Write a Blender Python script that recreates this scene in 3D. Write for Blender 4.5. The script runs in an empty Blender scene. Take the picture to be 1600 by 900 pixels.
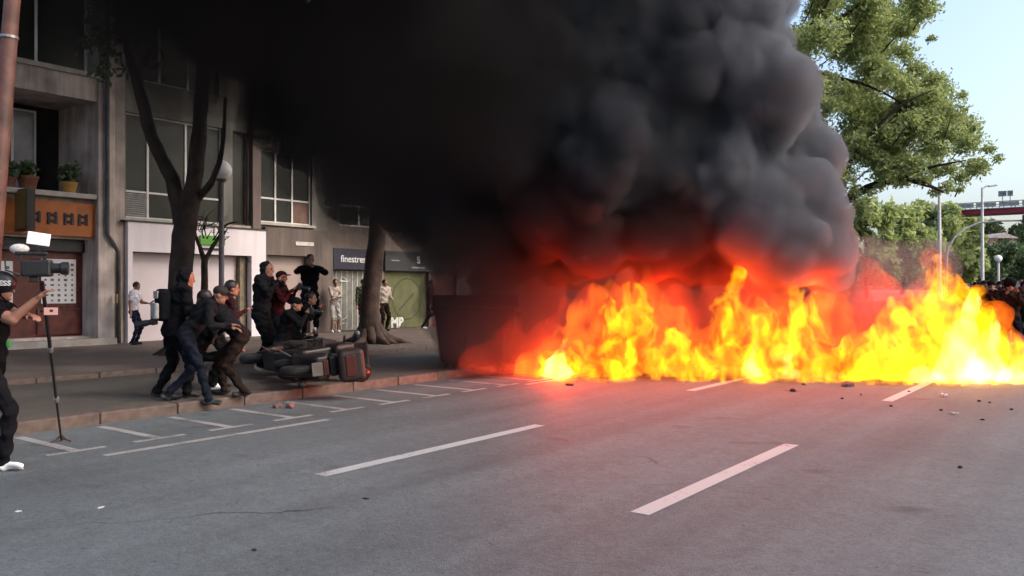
import bpy, bmesh, math, random
import numpy as np
from mathutils import Vector, Matrix, noise as mnoise
R = math.radians
random.seed(7)
scene = bpy.context.scene
COL = scene.collection

# ------------------------------------------------------------------ camera, world, sun, exposure
# world frame: +Y runs along the street, +X to its right, camera over the near lanes
cam_d = bpy.data.cameras.new('camera')
cam = bpy.data.objects.new('camera', cam_d)
COL.objects.link(cam)
cam.location = (0, 0, 1.6)
cam.rotation_euler = (R(90.1), 0, R(36.73))
cam_d.sensor_width = 36
cam_d.lens = 36 * 1300 / 1600
cam_d.clip_end = 3000
cam_d.clip_start = 0.05
scene.camera = cam

SUN_EL, SUN_AZ = 40, 70          # soft high evening light, sun veiled, to the right of the street
w = bpy.data.worlds.new('World'); scene.world = w; w.use_nodes = True
nt = w.node_tree; nt.nodes.clear()
sky = nt.nodes.new('ShaderNodeTexSky'); sky.sky_type = 'NISHITA'; sky.sun_disc = False
sky.sun_elevation = R(SUN_EL); sky.sun_rotation = R(SUN_AZ)
sky.air_density = 1.0; sky.dust_density = 4.5; sky.ozone_density = 1.5
bg = nt.nodes.new('ShaderNodeBackground'); bg.inputs[1].default_value = 0.15
wo = nt.nodes.new('ShaderNodeOutputWorld')
nt.links.new(sky.outputs[0], bg.inputs[0]); nt.links.new(bg.outputs[0], wo.inputs[0])
sd = bpy.data.lights.new('sun', 'SUN'); so = bpy.data.objects.new('sun', sd); COL.objects.link(so)
sd.energy = 0.5; sd.angle = R(20); sd.color = (1, .95, .88)
az = R(SUN_AZ)
sdir = Vector((math.sin(az) * math.cos(R(SUN_EL)), math.cos(az) * math.cos(R(SUN_EL)), math.sin(R(SUN_EL))))
so.rotation_euler = sdir.to_track_quat('Z', 'Y').to_euler()
so.location = (20, 0, 40)
scene.view_settings.view_transform = 'Standard'
scene.view_settings.look = 'None'
scene.view_settings.exposure = 1.2
scene.view_settings.gamma = 1.0
scene.cycles.use_denoising = True
scene.cycles.max_bounces = 6
scene.cycles.diffuse_bounces = 3
scene.cycles.glossy_bounces = 2
scene.cycles.transmission_bounces = 3
scene.cycles.volume_bounces = 1
scene.cycles.use_light_tree = False
scene.cycles.transparent_max_bounces = 8
scene.cycles.sample_clamp_indirect = 4.0
scene.cycles.volume_step_rate = 1.0
scene.cycles.use_adaptive_sampling = True
scene.cycles.adaptive_threshold = .03
scene.cycles.adaptive_min_samples = 12
scene.cycles.volume_max_steps = 256

# ------------------------------------------------------------------ helpers
def tag(o, label=None, cat=None, group=None, kind=None):
    if label: o['label'] = label
    if cat: o['category'] = cat
    if group: o['group'] = group
    if kind: o['kind'] = kind
    return o

def empty(name, loc=(0, 0, 0), rz=0.0):
    o = bpy.data.objects.new(name, None); COL.objects.link(o)
    o.location = loc; o.rotation_euler = (0, 0, rz); o.empty_display_size = .1
    return o

def link(name, me, mat, parent=None, smooth=False):
    o = bpy.data.objects.new(name, me); COL.objects.link(o)
    if mat is not None:
        for m in (mat if isinstance(mat, (list, tuple)) else [mat]):
            me.materials.append(m)
    if parent is not None: o.parent = parent
    if smooth:
        me.polygons.foreach_set('use_smooth', [True] * len(me.polygons))
    return o

def copy_tree(o, parent=None):
    c = o.copy(); COL.objects.link(c)
    if parent is not None: c.parent = parent
    for ch in list(o.children): copy_tree(ch, c)
    return c

class MB:
    """collects simple shapes into one mesh"""
    def __init__(s): s.v = []; s.f = []
    def add(s, vs, fs):
        n = len(s.v); s.v.extend([tuple(v) for v in vs]); s.f.extend([tuple(i + n for i in f) for f in fs]); return s
    def box(s, x0, x1, y0, y1, z0, z1):
        return s.add([(x0,y0,z0),(x1,y0,z0),(x1,y1,z0),(x0,y1,z0),(x0,y0,z1),(x1,y0,z1),(x1,y1,z1),(x0,y1,z1)],
                     [(3,2,1,0),(4,5,6,7),(0,1,5,4),(1,2,6,5),(2,3,7,6),(3,0,4,7)])
    def cbox(s, c, d, rot=None):
        x, y, z = d[0]/2, d[1]/2, d[2]/2
        vs = [Vector(p) for p in [(-x,-y,-z),(x,-y,-z),(x,y,-z),(-x,y,-z),(-x,-y,z),(x,-y,z),(x,y,z),(-x,y,z)]]
        if rot is not None: vs = [rot @ v for v in vs]
        return s.add([v + Vector(c) for v in vs], [(3,2,1,0),(4,5,6,7),(0,1,5,4),(1,2,6,5),(2,3,7,6),(3,0,4,7)])
    def tube(s, pts, rad, n=8, cap=True, sx=1.0, jit=0):
        pts = [Vector(p) for p in pts]
        if not hasattr(rad, '__len__'): rad = [rad] * len(pts)
        b = len(s.v); u = None
        for i, p in enumerate(pts):
            t = (pts[min(i+1, len(pts)-1)] - pts[max(i-1, 0)]).normalized()
            if u is None:
                a = Vector((0, 0, 1)) if abs(t.z) < .9 else Vector((1, 0, 0))
                u = t.cross(a).normalized()
            else:
                u = (u - t * u.dot(t)).normalized()
            w_ = t.cross(u)
            for k in range(n):
                an = 2 * math.pi * k / n
                r = rad[i] * (1 + (random.uniform(-jit, jit) if jit else 0))
                s.v.append(tuple(p + (u * math.cos(an) * sx + w_ * math.sin(an)) * r))
        for i in range(len(pts) - 1):
            for k in range(n):
                k2 = (k + 1) % n
                s.f.append((b+i*n+k, b+i*n+k2, b+(i+1)*n+k2, b+(i+1)*n+k))
        if cap:
            s.f.append(tuple(b + k for k in reversed(range(n))))
            e = b + (len(pts) - 1) * n
            s.f.append(tuple(e + k for k in range(n)))
        return s
    def ell(s, c, r, nu=12, nv=8, rot=None):
        c = Vector(c)
        if not hasattr(r, '__len__'): r = (r, r, r)
        b = len(s.v)
        def put(x, y, z):
            v = Vector((x*r[0], y*r[1], z*r[2]))
            if rot is not None: v = rot @ v
            s.v.append(tuple(c + v))
        put(0, 0, -1)
        for i in range(1, nv):
            t = math.pi * i / nv
            for k in range(nu):
                a = 2 * math.pi * k / nu
                put(math.sin(t)*math.cos(a), math.sin(t)*math.sin(a), -math.cos(t))
        put(0, 0, 1)
        top = b + 1 + (nv - 1) * nu
        for k in range(nu):
            k2 = (k + 1) % nu
            s.f.append((b, b+1+k2, b+1+k))
            for i in range(nv - 2):
                a0 = b + 1 + i * nu
                s.f.append((a0+k, a0+k2, a0+nu+k2, a0+nu+k))
            a0 = b + 1 + (nv - 2) * nu
            s.f.append((a0+k, a0+k2, top))
        return s
    def lathe(s, c, prof, n=20, axis='z'):
        """closed profile of (r, h) pairs from bottom to top"""
        c = Vector(c); b = len(s.v)
        for r, h in prof:
            for k in range(n):
                a = 2 * math.pi * k / n
                x, y = r * math.cos(a), r * math.sin(a)
                v = {'z': (x, y, h), 'x': (h, x, y), 'y': (y, h, x)}[axis]
                s.v.append(tuple(c + Vector(v)))
        m = len(prof)
        for i in range(m - 1):
            for k in range(n):
                k2 = (k + 1) % n
                s.f.append((b+i*n+k, b+i*n+k2, b+(i+1)*n+k2, b+(i+1)*n+k))
        s.f.append(tuple(b + k for k in reversed(range(n))))
        s.f.append(tuple(b + (m-1)*n + k for k in range(n)))
        return s
    def prism(s, poly, axis, a, b_):
        """extrude a 2d polygon: axis 'x' -> poly in (y,z); 'y' -> (x,z); 'z' -> (x,y)"""
        n = len(poly)
        def mk(p, t):
            return {'x': (t, p[0], p[1]), 'y': (p[0], t, p[1]), 'z': (p[0], p[1], t)}[axis]
        vs = [mk(p, a) for p in poly] + [mk(p, b_) for p in poly]
        fs = [tuple(reversed(range(n))), tuple(range(n, 2*n))] + [(i, (i+1) % n, n+(i+1) % n, n+i) for i in range(n)]
        return s.add(vs, fs)
    def mesh(s, name='m'):
        me = bpy.data.meshes.new(name); me.from_pydata(s.v, [], s.f)
        bm = bmesh.new(); bm.from_mesh(me); bmesh.ops.recalc_face_normals(bm, faces=bm.faces); bm.to_mesh(me); bm.free()
        me.update(); return me
    def build(s, name, mat, parent=None, smooth=False, bevel=0.0, seg=2):
        o = link(name, s.mesh(name), mat, parent, smooth)
        if bevel:
            m = o.modifiers.new('b', 'BEVEL'); m.width = bevel; m.segments = seg; m.limit_method = 'ANGLE'; m.angle_limit = R(35)
        return o

def bake(o):
    """replace an object's mesh with its modified result"""
    bpy.context.view_layer.update()
    dg = bpy.context.evaluated_depsgraph_get()
    me = bpy.data.meshes.new_from_object(o.evaluated_get(dg), depsgraph=dg)
    o.modifiers.clear(); old = o.data; o.data = me; bpy.data.meshes.remove(old)
    return o

# ------------------------------------------------------------------ materials
MATS = {}
def mat(name, col, rough=.7, var=.15, scale=6.0, bump=0.0, bscale=40.0, spec=.35, metal=0.0, col2=None, detail=4.0, coat=0.0, streak=0.0):
    if name in MATS: return MATS[name]
    m = bpy.data.materials.new(name); m.use_nodes = True; MATS[name] = m
    n = m.node_tree; b = n.nodes['Principled BSDF']
    b.inputs['Roughness'].default_value = rough
    b.inputs['Metallic'].default_value = metal
    b.inputs['Specular IOR Level'].default_value = spec
    b.inputs['Coat Weight'].default_value = coat
    tc = n.nodes.new('ShaderNodeTexCoord')
    nz = n.nodes.new('ShaderNodeTexNoise'); nz.inputs['Scale'].default_value = scale; nz.inputs['Detail'].default_value = detail
    n.links.new(tc.outputs['Object'], nz.inputs['Vector'])
    mx = n.nodes.new('ShaderNodeMix'); mx.data_type = 'RGBA'
    c2 = col2 or tuple(max(0, c * (1 - 2 * var)) for c in col)
    c1 = col if col2 else tuple(min(1, c * (1 + var)) for c in col)
    mx.inputs[6].default_value = (*c2, 1); mx.inputs[7].default_value = (*c1, 1)
    rp = n.nodes.new('ShaderNodeMapRange'); rp.inputs[1].default_value = .3; rp.inputs[2].default_value = .7
    n.links.new(nz.outputs[0], rp.inputs[0]); n.links.new(rp.outputs[0], mx.inputs[0])
    n.links.new(mx.outputs[2], b.inputs['Base Color'])
    if streak:
        mp = n.nodes.new('ShaderNodeMapping'); mp.inputs['Scale'].default_value = (2.2, 2.2, .16); n.links.new(tc.outputs['Object'], mp.inputs[0])
        n2 = n.nodes.new('ShaderNodeTexNoise'); n2.inputs['Scale'].default_value = 1.6; n2.inputs['Detail'].default_value = 6; n2.inputs['Roughness'].default_value = .65
        n.links.new(mp.outputs[0], n2.inputs['Vector'])
        r2 = n.nodes.new('ShaderNodeMapRange'); r2.inputs[1].default_value = .35; r2.inputs[2].default_value = .6; r2.inputs[3].default_value = 1 - streak
        n.links.new(n2.outputs[0], r2.inputs[0])
        ml = n.nodes.new('ShaderNodeMixRGB'); ml.blend_type = 'MULTIPLY'; ml.inputs[0].default_value = 1
        n.links.new(mx.outputs[2], ml.inputs[1]); n.links.new(r2.outputs[0], ml.inputs[2]); n.links.new(ml.outputs[0], b.inputs['Base Color'])
    if bump:
        nb = n.nodes.new('ShaderNodeTexNoise'); nb.inputs['Scale'].default_value = bscale; nb.inputs['Detail'].default_value = 3
        n.links.new(tc.outputs['Object'], nb.inputs['Vector'])
        bp = n.nodes.new('ShaderNodeBump'); bp.inputs['Strength'].default_value = bump; bp.inputs['Distance'].default_value = .02
        n.links.new(nb.outputs[0], bp.inputs['Height']); n.links.new(bp.outputs[0], b.inputs['Normal'])
    return m

def emit(name, col, strength):
    m = bpy.data.materials.new(name); m.use_nodes = True; n = m.node_tree; n.nodes.clear()
    e = n.nodes.new('ShaderNodeEmission'); e.inputs[0].default_value = (*col, 1); e.inputs[1].default_value = strength
    o = n.nodes.new('ShaderNodeOutputMaterial'); n.links.new(e.outputs[0], o.inputs[0]); return m

# ------------------------------------------------------------------ survey helper: photograph direction + depth -> place in the street
F_PX, TH = 1300.0, R(36.73)
def at(x, y, Z):
    X = (x - 800) * Z / F_PX
    return Vector((X * math.cos(TH) - Z * math.sin(TH), Z * math.cos(TH) + X * math.sin(TH), 1.6 + (452 - y) * Z / F_PX))
def on(x, y, z=0.0):
    return at(x, y, F_PX * (1.6 - z) / (y - 452))
def col(x, Z, z):
    p = at(x, 452, Z); p.z = z; return p
STRIP_Z, WALK_Z, FX = .13, .20, -21.3

# ------------------------------------------------------------------ ground, road, markings, pavements
def asphalt(name, base, speck=.26, crack=True):
    m = bpy.data.materials.new(name); m.use_nodes = True; n = m.node_tree; b = n.nodes['Principled BSDF']
    N = n.nodes.new; L = n.links.new
    tc = N('ShaderNodeTexCoord')
    def nz(scale, detail, rough=.5):
        t = N('ShaderNodeTexNoise'); t.inputs['Scale'].default_value = scale; t.inputs['Detail'].default_value = detail; t.inputs['Roughness'].default_value = rough
        L(tc.outputs['Object'], t.inputs['Vector']); return t
    fine, mid, big = nz(75, 3, .7), nz(6, 5, .65), nz(.35, 3)
    def rng(src, a, c, lo, hi):
        r = N('ShaderNodeMapRange'); r.inputs[1].default_value = a; r.inputs[2].default_value = c; r.inputs[3].default_value = lo; r.inputs[4].default_value = hi
        L(src, r.inputs[0]); return r.outputs[0]
    def mul(a, c):
        k = N('ShaderNodeMath'); k.operation = 'MULTIPLY'; L(a, k.inputs[0]); L(c, k.inputs[1]); return k.outputs[0]
    val = mul(mul(rng(fine.outputs[0], .3, .7, 1 - speck, 1 + speck), rng(mid.outputs[0], .3, .7, .86, 1.12)), rng(big.outputs[0], .35, .65, .86, 1.12))
    # aggregate chips and pits
    v = N('ShaderNodeTexVoronoi'); v.inputs['Scale'].default_value = 38; L(tc.outputs['Object'], v.inputs['Vector'])
    chips = N('ShaderNodeSeparateColor'); L(v.outputs['Color'], chips.inputs[0])
    val = mul(val, rng(chips.outputs[0], 0, 1, .85, 1.15))
    pit = N('ShaderNodeTexNoise'); pit.inputs['Scale'].default_value = 14; pit.inputs['Detail'].default_value = 2; L(tc.outputs['Object'], pit.inputs['Vector'])
    val = mul(val, rng(pit.outputs[0], .24, .33, .5, 1))
    tm = N('ShaderNodeMapping'); tm.inputs['Scale'].default_value = (1.1, .05, 1); L(tc.outputs['Object'], tm.inputs[0])
    tt = N('ShaderNodeTexNoise'); tt.inputs['Scale'].default_value = 1.3; tt.inputs['Detail'].default_value = 4; L(tm.outputs[0], tt.inputs['Vector'])
    val = mul(val, rng(tt.outputs[0], .38, .6, .82, 1.08))
    ol = nz(1.1, 2); val = mul(val, rng(ol.outputs[0], .27, .34, .6, 1))
    if crack:
        ds = N('ShaderNodeTexNoise'); ds.inputs['Scale'].default_value = 1.6; ds.inputs['Detail'].default_value = 5; L(tc.outputs['Object'], ds.inputs['Vector'])
        mx = N('ShaderNodeMixRGB'); mx.inputs[0].default_value = .35; L(tc.outputs['Object'], mx.inputs[1]); L(ds.outputs['Color'], mx.inputs[2])
        vo = N('ShaderNodeTexVoronoi'); vo.feature = 'DISTANCE_TO_EDGE'; vo.inputs['Scale'].default_value = .34; L(mx.outputs[0], vo.inputs['Vector'])
        br = nz(.5, 2)
        c1 = rng(vo.outputs['Distance'], .0015, .005, .45, 1)
        gate = rng(br.outputs[0], .57, .63, 0, 1)
        k = N('ShaderNodeMix'); k.data_type = 'FLOAT'; k.inputs[2].default_value = 1.0
        L(gate, k.inputs[0]); L(c1, k.inputs[3]); val = mul(val, k.outputs[0])
    cc = N('ShaderNodeMixRGB'); cc.blend_type = 'MULTIPLY'; cc.inputs[0].default_value = 1; cc.inputs[1].default_value = (*base, 1)
    L(val, cc.inputs[2]); L(cc.outputs[0], b.inputs['Base Color'])
    b.inputs['Roughness'].default_value = .72; b.inputs['Specular IOR Level'].default_value = .3
    bp = N('ShaderNodeBump'); bp.inputs['Strength'].default_value = .55; bp.inputs['Distance'].default_value = .012
    L(val, bp.inputs['Height']); L(bp.outputs[0], b.inputs['Normal'])
    return m

def paint(name, base, under, wear):
    m = bpy.data.materials.new(name); m.use_nodes = True; n = m.node_tree; b = n.nodes['Principled BSDF']
    N = n.nodes.new; L = n.links.new
    tc = N('ShaderNodeTexCoord'); t = N('ShaderNodeTexNoise'); t.inputs['Scale'].default_value = 28; t.inputs['Detail'].default_value = 6; t.inputs['Roughness'].default_value = .7
    g = N('ShaderNodeTexNoise'); g.inputs['Scale'].default_value = 2.2; g.inputs['Detail'].default_value = 3
    L(tc.outputs['Object'], t.inputs['Vector']); L(tc.outputs['Object'], g.inputs['Vector'])
    ad = N('ShaderNodeMath'); ad.operation = 'ADD'; L(t.outputs[0], ad.inputs[0]); L(g.outputs[0], ad.inputs[1])
    r = N('ShaderNodeMapRange'); r.inputs[1].default_value = .74 + wear; r.inputs[2].default_value = .92 + wear; L(ad.outputs[0], r.inputs[0])
    mx = N('ShaderNodeMixRGB'); mx.inputs[1].default_value = (*under, 1); mx.inputs[2].default_value = (*base, 1)
    L(r.outputs[0], mx.inputs[0]); L(mx.outputs[0], b.inputs['Base Color']); b.inputs['Roughness'].default_value = .6
    return m

M_ASPH = asphalt('asphalt', (.086, .098, .103))
M_STRIP = asphalt('strip_asphalt', (.07, .06, .05), .25, False)
M_PAINT = paint('road_paint', (.32, .32, .315), (.10, .10, .10), -.02)
M_PAINT2 = paint('road_paint_worn', (.25, .24, .23), (.09, .09, .09), .05)
M_KERB = mat('kerb_granite', (.088, .064, .053), .8, .18, 9, .25, 60)
M_WALK = mat('pavement_tiles', (.112, .083, .066), .8, .16, 1.3, .15, 30)

def rise(y):
    t = min(1, max(0, (y - 24) / 60)); return .9 * t * t * (3 - 2 * t)
def strip(name, x0, x1, z, material, y0=-40, y1=420, skirt=None):
    ys = [y0] + [24 + 5 * i for i in range(15)] + [y1]
    v = []; f = []
    for y in ys: v += [(x0, y, z + rise(y)), (x1, y, z + rise(y))]
    for i in range(len(ys) - 1): f.append((2*i, 2*i+1, 2*i+3, 2*i+2))
    return tag(MB().add(v, f).build(name, material), kind='structure')
tag(MB().add([(-1500,-1500,-.06),(1500,-1500,-.06),(1500,2200,-.06),(-1500,2200,-.06)], [(0,1,2,3)]).build('ground', mat('dry_earth', (.11,.105,.08), .9, .2, .2)), kind='structure')
road = strip('road', -9.85, 16.0, 0, M_ASPH)
strip('cycle_strip', -13.8, -10.08, STRIP_Z, M_STRIP)
strip('pavement', -40.0, -14.0, WALK_Z, M_WALK)
strip('far_verge', 16.0, 60.0, .1, mat('verge', (.07,.09,.04), .9, .3, 1))
def mark(name, x0, x1, y0, y1, material, z=.004):
    z1 = z + rise(y1)
    return MB().add([(x0,y0,z+rise(y0)),(x1,y0,z+rise(y0)),(x1,y1,z1),(x0,y1,z1)], [(0,1,2,3)]).build(name, material, road)
for x, off in ((-5.6, 4.75), (-2.82, 5.3), (.1, 5.3)):
    for k in range(0, 6):
        mark('lane_dash', x - .075, x + .075, off + 7.45 * k, off + 7.45 * k + 3.3, M_PAINT)
mark('edge_line', -7.98, -7.87, 4.07, 6.85, M_PAINT2); mark('edge_line', -8.22, -8.12, 11.35, 14.1, M_PAINT2)
for k in range(11):
    y = 4.02 + .885 * k
    m_ = MB(); x1 = -8.42
    m_.add([(-9.66,y-.055,.004),(x1,y-.055,.004),(x1,y+.055,.004),(-9.66,y+.055,.004)], [(0,1,2,3)])
    m_.add([(x1,y-.29,.004),(x1+.09,y-.29,.004),(x1+.09,y+.29,.004),(x1,y+.29,.004)], [(0,1,2,3)])
    m_.build('bay_mark', M_PAINT2, road)
def kerb(name, x0, x1, z0, z1, y0, n, ln):
    k = tag(empty(name, (x0, y0, 0)), kind='structure')
    me = None
    for i in range(n):
        if me is None:
            o = MB().box(0, x1 - x0, .006, ln - .006, z0, z1).build('kerb_stone', M_KERB, k, bevel=.018); bake(o); me = o.data
        else:
            o = bpy.data.objects.new('kerb_stone', me); COL.objects.link(o); o.parent = k
        o.location = (random.uniform(-.006, .006), i * ln, random.uniform(-.006, .004) + rise(y0 + i * ln)); o.rotation_euler.z = R(random.uniform(-.25, .25))
kerb('kerb', -10.08, -9.83, -.1, STRIP_Z + .012, -6, 48, 1.0)
kerb('pavement_kerb', -14.0, -13.79, 0, WALK_Z + .012, -6, 48, 1.0)

# ------------------------------------------------------------------ buildings on the pavement
M_CONC = mat('board_concrete', (.52,.43,.385), .85, .2, 1.6, .3, 24, streak=.4)
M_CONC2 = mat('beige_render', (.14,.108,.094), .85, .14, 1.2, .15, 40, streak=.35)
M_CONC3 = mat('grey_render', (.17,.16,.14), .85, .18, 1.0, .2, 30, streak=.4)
M_WHITE = mat('white_panel', (.64,.575,.60), .5, .05, .8, streak=.1)
M_SHUT = mat('roller_shutter', (.58,.50,.52), .45, .06, .8)
M_SHUT2 = mat('beige_shutter', (.30,.23,.21), .5, .08, .8)
M_FRAME = mat('white_frame', (.52,.50,.48), .5, .08, 5)
M_BROWN = mat('brown_timber', (.07,.035,.025), .6, .25, 6)
M_RED = mat('dark_red_timber', (.10,.022,.016), .5, .25, 5, .1, 30)
M_ORANGE = mat('orange_board', (.36,.105,.025), .6, .12, 3)
M_DARK = mat('dark_metal', (.02,.02,.022), .5, .2, 8)
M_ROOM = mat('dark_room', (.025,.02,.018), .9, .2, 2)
M_STONE = mat('plinth_stone', (.34,.30,.26), .8, .12, 4)
M_NAVY = mat('navy_board', (.013,.012,.026), .5, .1, 4)
def glass(name, c, rough=.06):
    m = mat(name, c, rough, .3, 1.2, spec=.15); return m
M_GLASS = glass('window_glass', (.016,.018,.015), .3); M_BLIND = glass('window_blind', (.16,.09,.07), .25)
M_CURTAIN = glass('window_curtain', (.20,.20,.24), .2)

def holed(mb, x0, x1, y0, y1, z0, z1, holes):
    ys = sorted({y0, y1, *[h[0] for h in holes], *[h[1] for h in holes]}); zs = sorted({z0, z1, *[h[2] for h in holes], *[h[3] for h in holes]})
    for i in range(len(ys) - 1):
        run = None
        for k in range(len(zs) - 1):
            cy, cz = (ys[i] + ys[i+1]) / 2, (zs[k] + zs[k+1]) / 2
            solid = not any(h[0] < cy < h[1] and h[2] < cz < h[3] for h in holes)
            if solid: run = [zs[k], zs[k+1]] if run is None else [run[0], zs[k+1]]
            if (not solid or k == len(zs) - 2) and run is not None:
                mb.box(x0, x1, ys[i], ys[i+1], run[0], run[1]); run = None
    return mb

def window(parent, y0, y1, z0, z1, cols, trans=(), x=-21.42, fm=None, panes=None, t=.05):
    """a framed window: the mesh is the frame, each pane a child"""
    fm = fm or M_FRAME; m_ = MB()
    m_.box(x-.05, x+.03, y0+.002, y0+t, z0+.002, z1-.002).box(x-.05, x+.03, y1-t, y1-.002, z0+.002, z1-.002)
    m_.box(x-.05, x+.028, y0+t, y1-t, z0+.002, z0+t).box(x-.05, x+.028, y0+t, y1-t, z1-t, z1-.002)
    cy = [y0 + t + (y1 - y0 - 2*t) * c for c in cols]
    for c in cy: m_.box(x-.045, x+.02, c-.03, c+.03, z0+t, z1-t)
    ye = [y0 + t] + cy + [y1 - t]; ze = [z0 + t] + list(trans) + [z1 - t]
    for i in range(len(ye) - 1):
        a, b = ye[i] + (.03 if i else 0), ye[i+1] - (.03 if i < len(ye) - 2 else 0)
        for z in trans: m_.box(x-.045, x+.016, a, b, z-.025, z+.025)
    o = m_.build('window', fm, parent)
    for i in range(len(ye) - 1):
        for k in range(len(ze) - 1):
            mt = (panes or {}).get((i, k), M_GLASS)
            if mt is None: continue
            MB().box(x-.03, x-.012, ye[i] + (.03 if i else 0), ye[i+1] - (.03 if i < len(ye) - 2 else 0), ze[k] + (.025 if k else 0), ze[k+1] - (.025 if k < len(ze) - 2 else 0)).build('pane', mt, o)
    return o

# --- block with balconies and an orange shop board
A = tag(empty('apartment_building', (FX, 7, 0)), 'concrete block with planted balcony above the orange sign and dark red shopfront', 'building')
A.location = (0, 0, 0)
holesA = [(5.2,10.52,.42,2.86),(3.2,10.52,4.0,6.36),(3.2,10.5,7.06,9.5),(3.2,10.52,10.2,12.6),(3.2,10.52,13.4,15.8)]
holed(MB(), -22.9, FX, 3, 10.62, .1, 17, [(h[0], h[1], h[2], h[3]) for h in holesA]).build('wall', M_CONC, A)
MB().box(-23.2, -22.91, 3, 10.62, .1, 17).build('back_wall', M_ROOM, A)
MB().box(-22.9, -21.0, 10.622, 11.05, .1, 17.4).build('column', M_CONC, A, bevel=.02)
MB().box(-21.29, -21.05, 3, 10.61, 6.36, 6.94).build('balcony_beam', M_CONC, A)
MB().box(-21.33, -20.98, 3, 10.615, 6.943, 7.06).build('coping', M_STONE, A)
MB().box(-21.5, -21.02, 3, 10.6, 3.87, 4.0).build('balcony_ledge', M_STONE, A, bevel=.02)
MB().box(-21.29, -20.85, 3, 11.04, .1, .36).build('plinth', M_STONE, A, bevel=.015)
window(A, 3.2, 10.5, 7.06, 9.5, [.25, .5, .838], x=-21.36, t=.06)
window(A, 7.4, 9.86, 4.02, 6.2, [.55, .78], x=-22.7, panes={(0,0): M_CURTAIN, (2,0): M_CURTAIN})
for z0, z1 in ((10.2, 12.6), (13.4, 15.8)): window(A, 3.2, 10.52, z0, z1, [.25, .5, .75], x=-22.5)
sg = MB().box(-21.29, -21.16, 6.2, 10.64, 2.92, 3.76).build('sign_board', M_ORANGE, A, bevel=.01)
M_LET = mat('sign_letter', (.035,.03,.035), .7, .4, 14)
for y in (9.18, 9.57, 9.96, 10.31):        # illegible blurred glyphs on the board
    g = MB(); z = 3.19
    g.box(-21.158, -21.13, y-.12, y-.05, z, z+.3).box(-21.158, -21.13, y+.05, y+.12, z+.02, z+.31).box(-21.157, -21.132, y-.05, y+.05, z+.2, z+.27).box(-21.157, -21.132, y-.05, y+.05, z+.05, z+.12)
    g.build('letter', M_LET, sg, bevel=.012)
# shopfront
MB().box(-21.75, -21.6, 5.21, 10.51, .42, 2.85).build('shop_front', M_RED, A)
for y0, y1 in ((6.0,7.1),(7.2,8.22),(9.4,10.45)):
    MB().box(-21.6, -21.55, y0, y1, .46, 1.12).build('door_panel', M_RED, A, bevel=.02)
for y0, y1, z0, z1 in ((7.7,8.85,1.22,2.28),(9.5,10.34,1.25,2.36)):
    ps = MB().box(-21.59, -21.57, y0, y1, z0, z1).build('poster', mat('paper', (.60,.58,.58), .7, .05, 3), A)
    pr = MB(); nx, nz_ = (5, 8) if y0 > 9 else (6, 6)
    for i in range(nx):
        for k in range(nz_):
            cy, cz = y0 + (i + .6) * (y1 - y0) / (nx + .2), z0 + (k + .6) * (z1 - z0 - .06) / (nz_ + .2)
            a_, b_ = random.uniform(.02, .045), random.uniform(.02, .04)
            pr.box(-21.569, -21.567, cy - a_, cy + a_, cz - b_, cz + b_)
    tag(pr.build('print', mat('poster_ink', (.13,.12,.14), .8, .3, 30), ps), kind='stuff')
MB().box(-21.6, -21.45, 5.2, 10.5, 2.55, 2.84).build('shutter_box', M_DARK, A)
bs = MB().box(-21.16, -20.55, 8.72, 8.92, 2.98, 3.95).build('blade_sign', mat('sign_case', (.02,.018,.016), .5), A, bevel=.01)
MB().box(-21.12, -20.58, 8.712, 8.722, 3.02, 3.91).build('sign_face', mat('olive_face', (.10,.065,.018), .5, .15, 4), bs)
MB().box(-20.91, -20.82, 11.0, 11.04, 1.25, 1.48).build('intercom', mat('brass', (.3,.22,.1), .4), A)

# --- block over the white shop and the beige shutter
B = tag(empty('apartment_building'), 'grey rendered block over the white shopfront with the green sign', 'building')
winB = [(11.5,14.42,3.5,6.3),(14.75,15.28,3.5,6.3),(15.66,17.72,3.66,5.9)]
for z in (7.2, 10.4, 13.6):
    winB += [(11.6,14.3,z,z+1.9),(15.66,17.72,z,z+1.9)]
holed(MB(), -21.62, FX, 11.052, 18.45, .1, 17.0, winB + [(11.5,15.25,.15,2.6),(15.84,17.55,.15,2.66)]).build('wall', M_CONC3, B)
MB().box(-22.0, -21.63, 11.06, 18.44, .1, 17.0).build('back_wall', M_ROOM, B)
w1 = window(B, 11.5, 14.42, 3.5, 6.3, [.22, .62], (4.22,), panes={(0, 0): None})
for i in range(11):
    MB().cbox((-21.42, 11.85, 3.585 + i * .056), (.05, .56, .012), Matrix.Rotation(R(-35), 3, 'Y')).build('slat', M_FRAME, w1)
window(B, 14.75, 15.28, 3.5, 6.3, [], (), fm=M_BROWN)
MB().box(-21.41, -21.37, 15.29, 15.34, 3.5, 6.3).build('downpipe_trim', M_BROWN, B)
window(B, 15.66, 17.72, 3.66, 5.9, [.33, .66], (4.42,), panes={(2, 0): M_BLIND})
for z in (7.2, 10.4, 13.6):
    window(B, 11.6, 14.3, z, z + 1.9, [.33, .66]); window(B, 15.66, 17.72, z, z + 1.9, [.5])
MB().box(-21.29, -21.14, 15.34, 15.64, 3.42, 16.9).build('column', M_CONC2, B, bevel=.015)
MB().box(-21.295, -21.2, 11.06, 11.42, .15, 16.9).build('column', M_CONC, B)
MB().box(-21.29, -21.2, 11.43, 15.33, 3.43, 3.5).build('sill', M_STONE, B)
MB().box(-21.29, -21.2, 15.65, 17.8, 3.58, 3.66).build('sill', M_STONE, B)
sf = holed(MB(), -21.28, -21.06, 11.43, 15.75, .15, 3.38, [(11.56,15.24,.14,2.6)]).build('shop_front', M_WHITE, B)
MB().box(-21.3, -21.02, 11.3, 15.77, 3.382, 3.42).build('coping', M_DARK, sf)
sh = MB()
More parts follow.
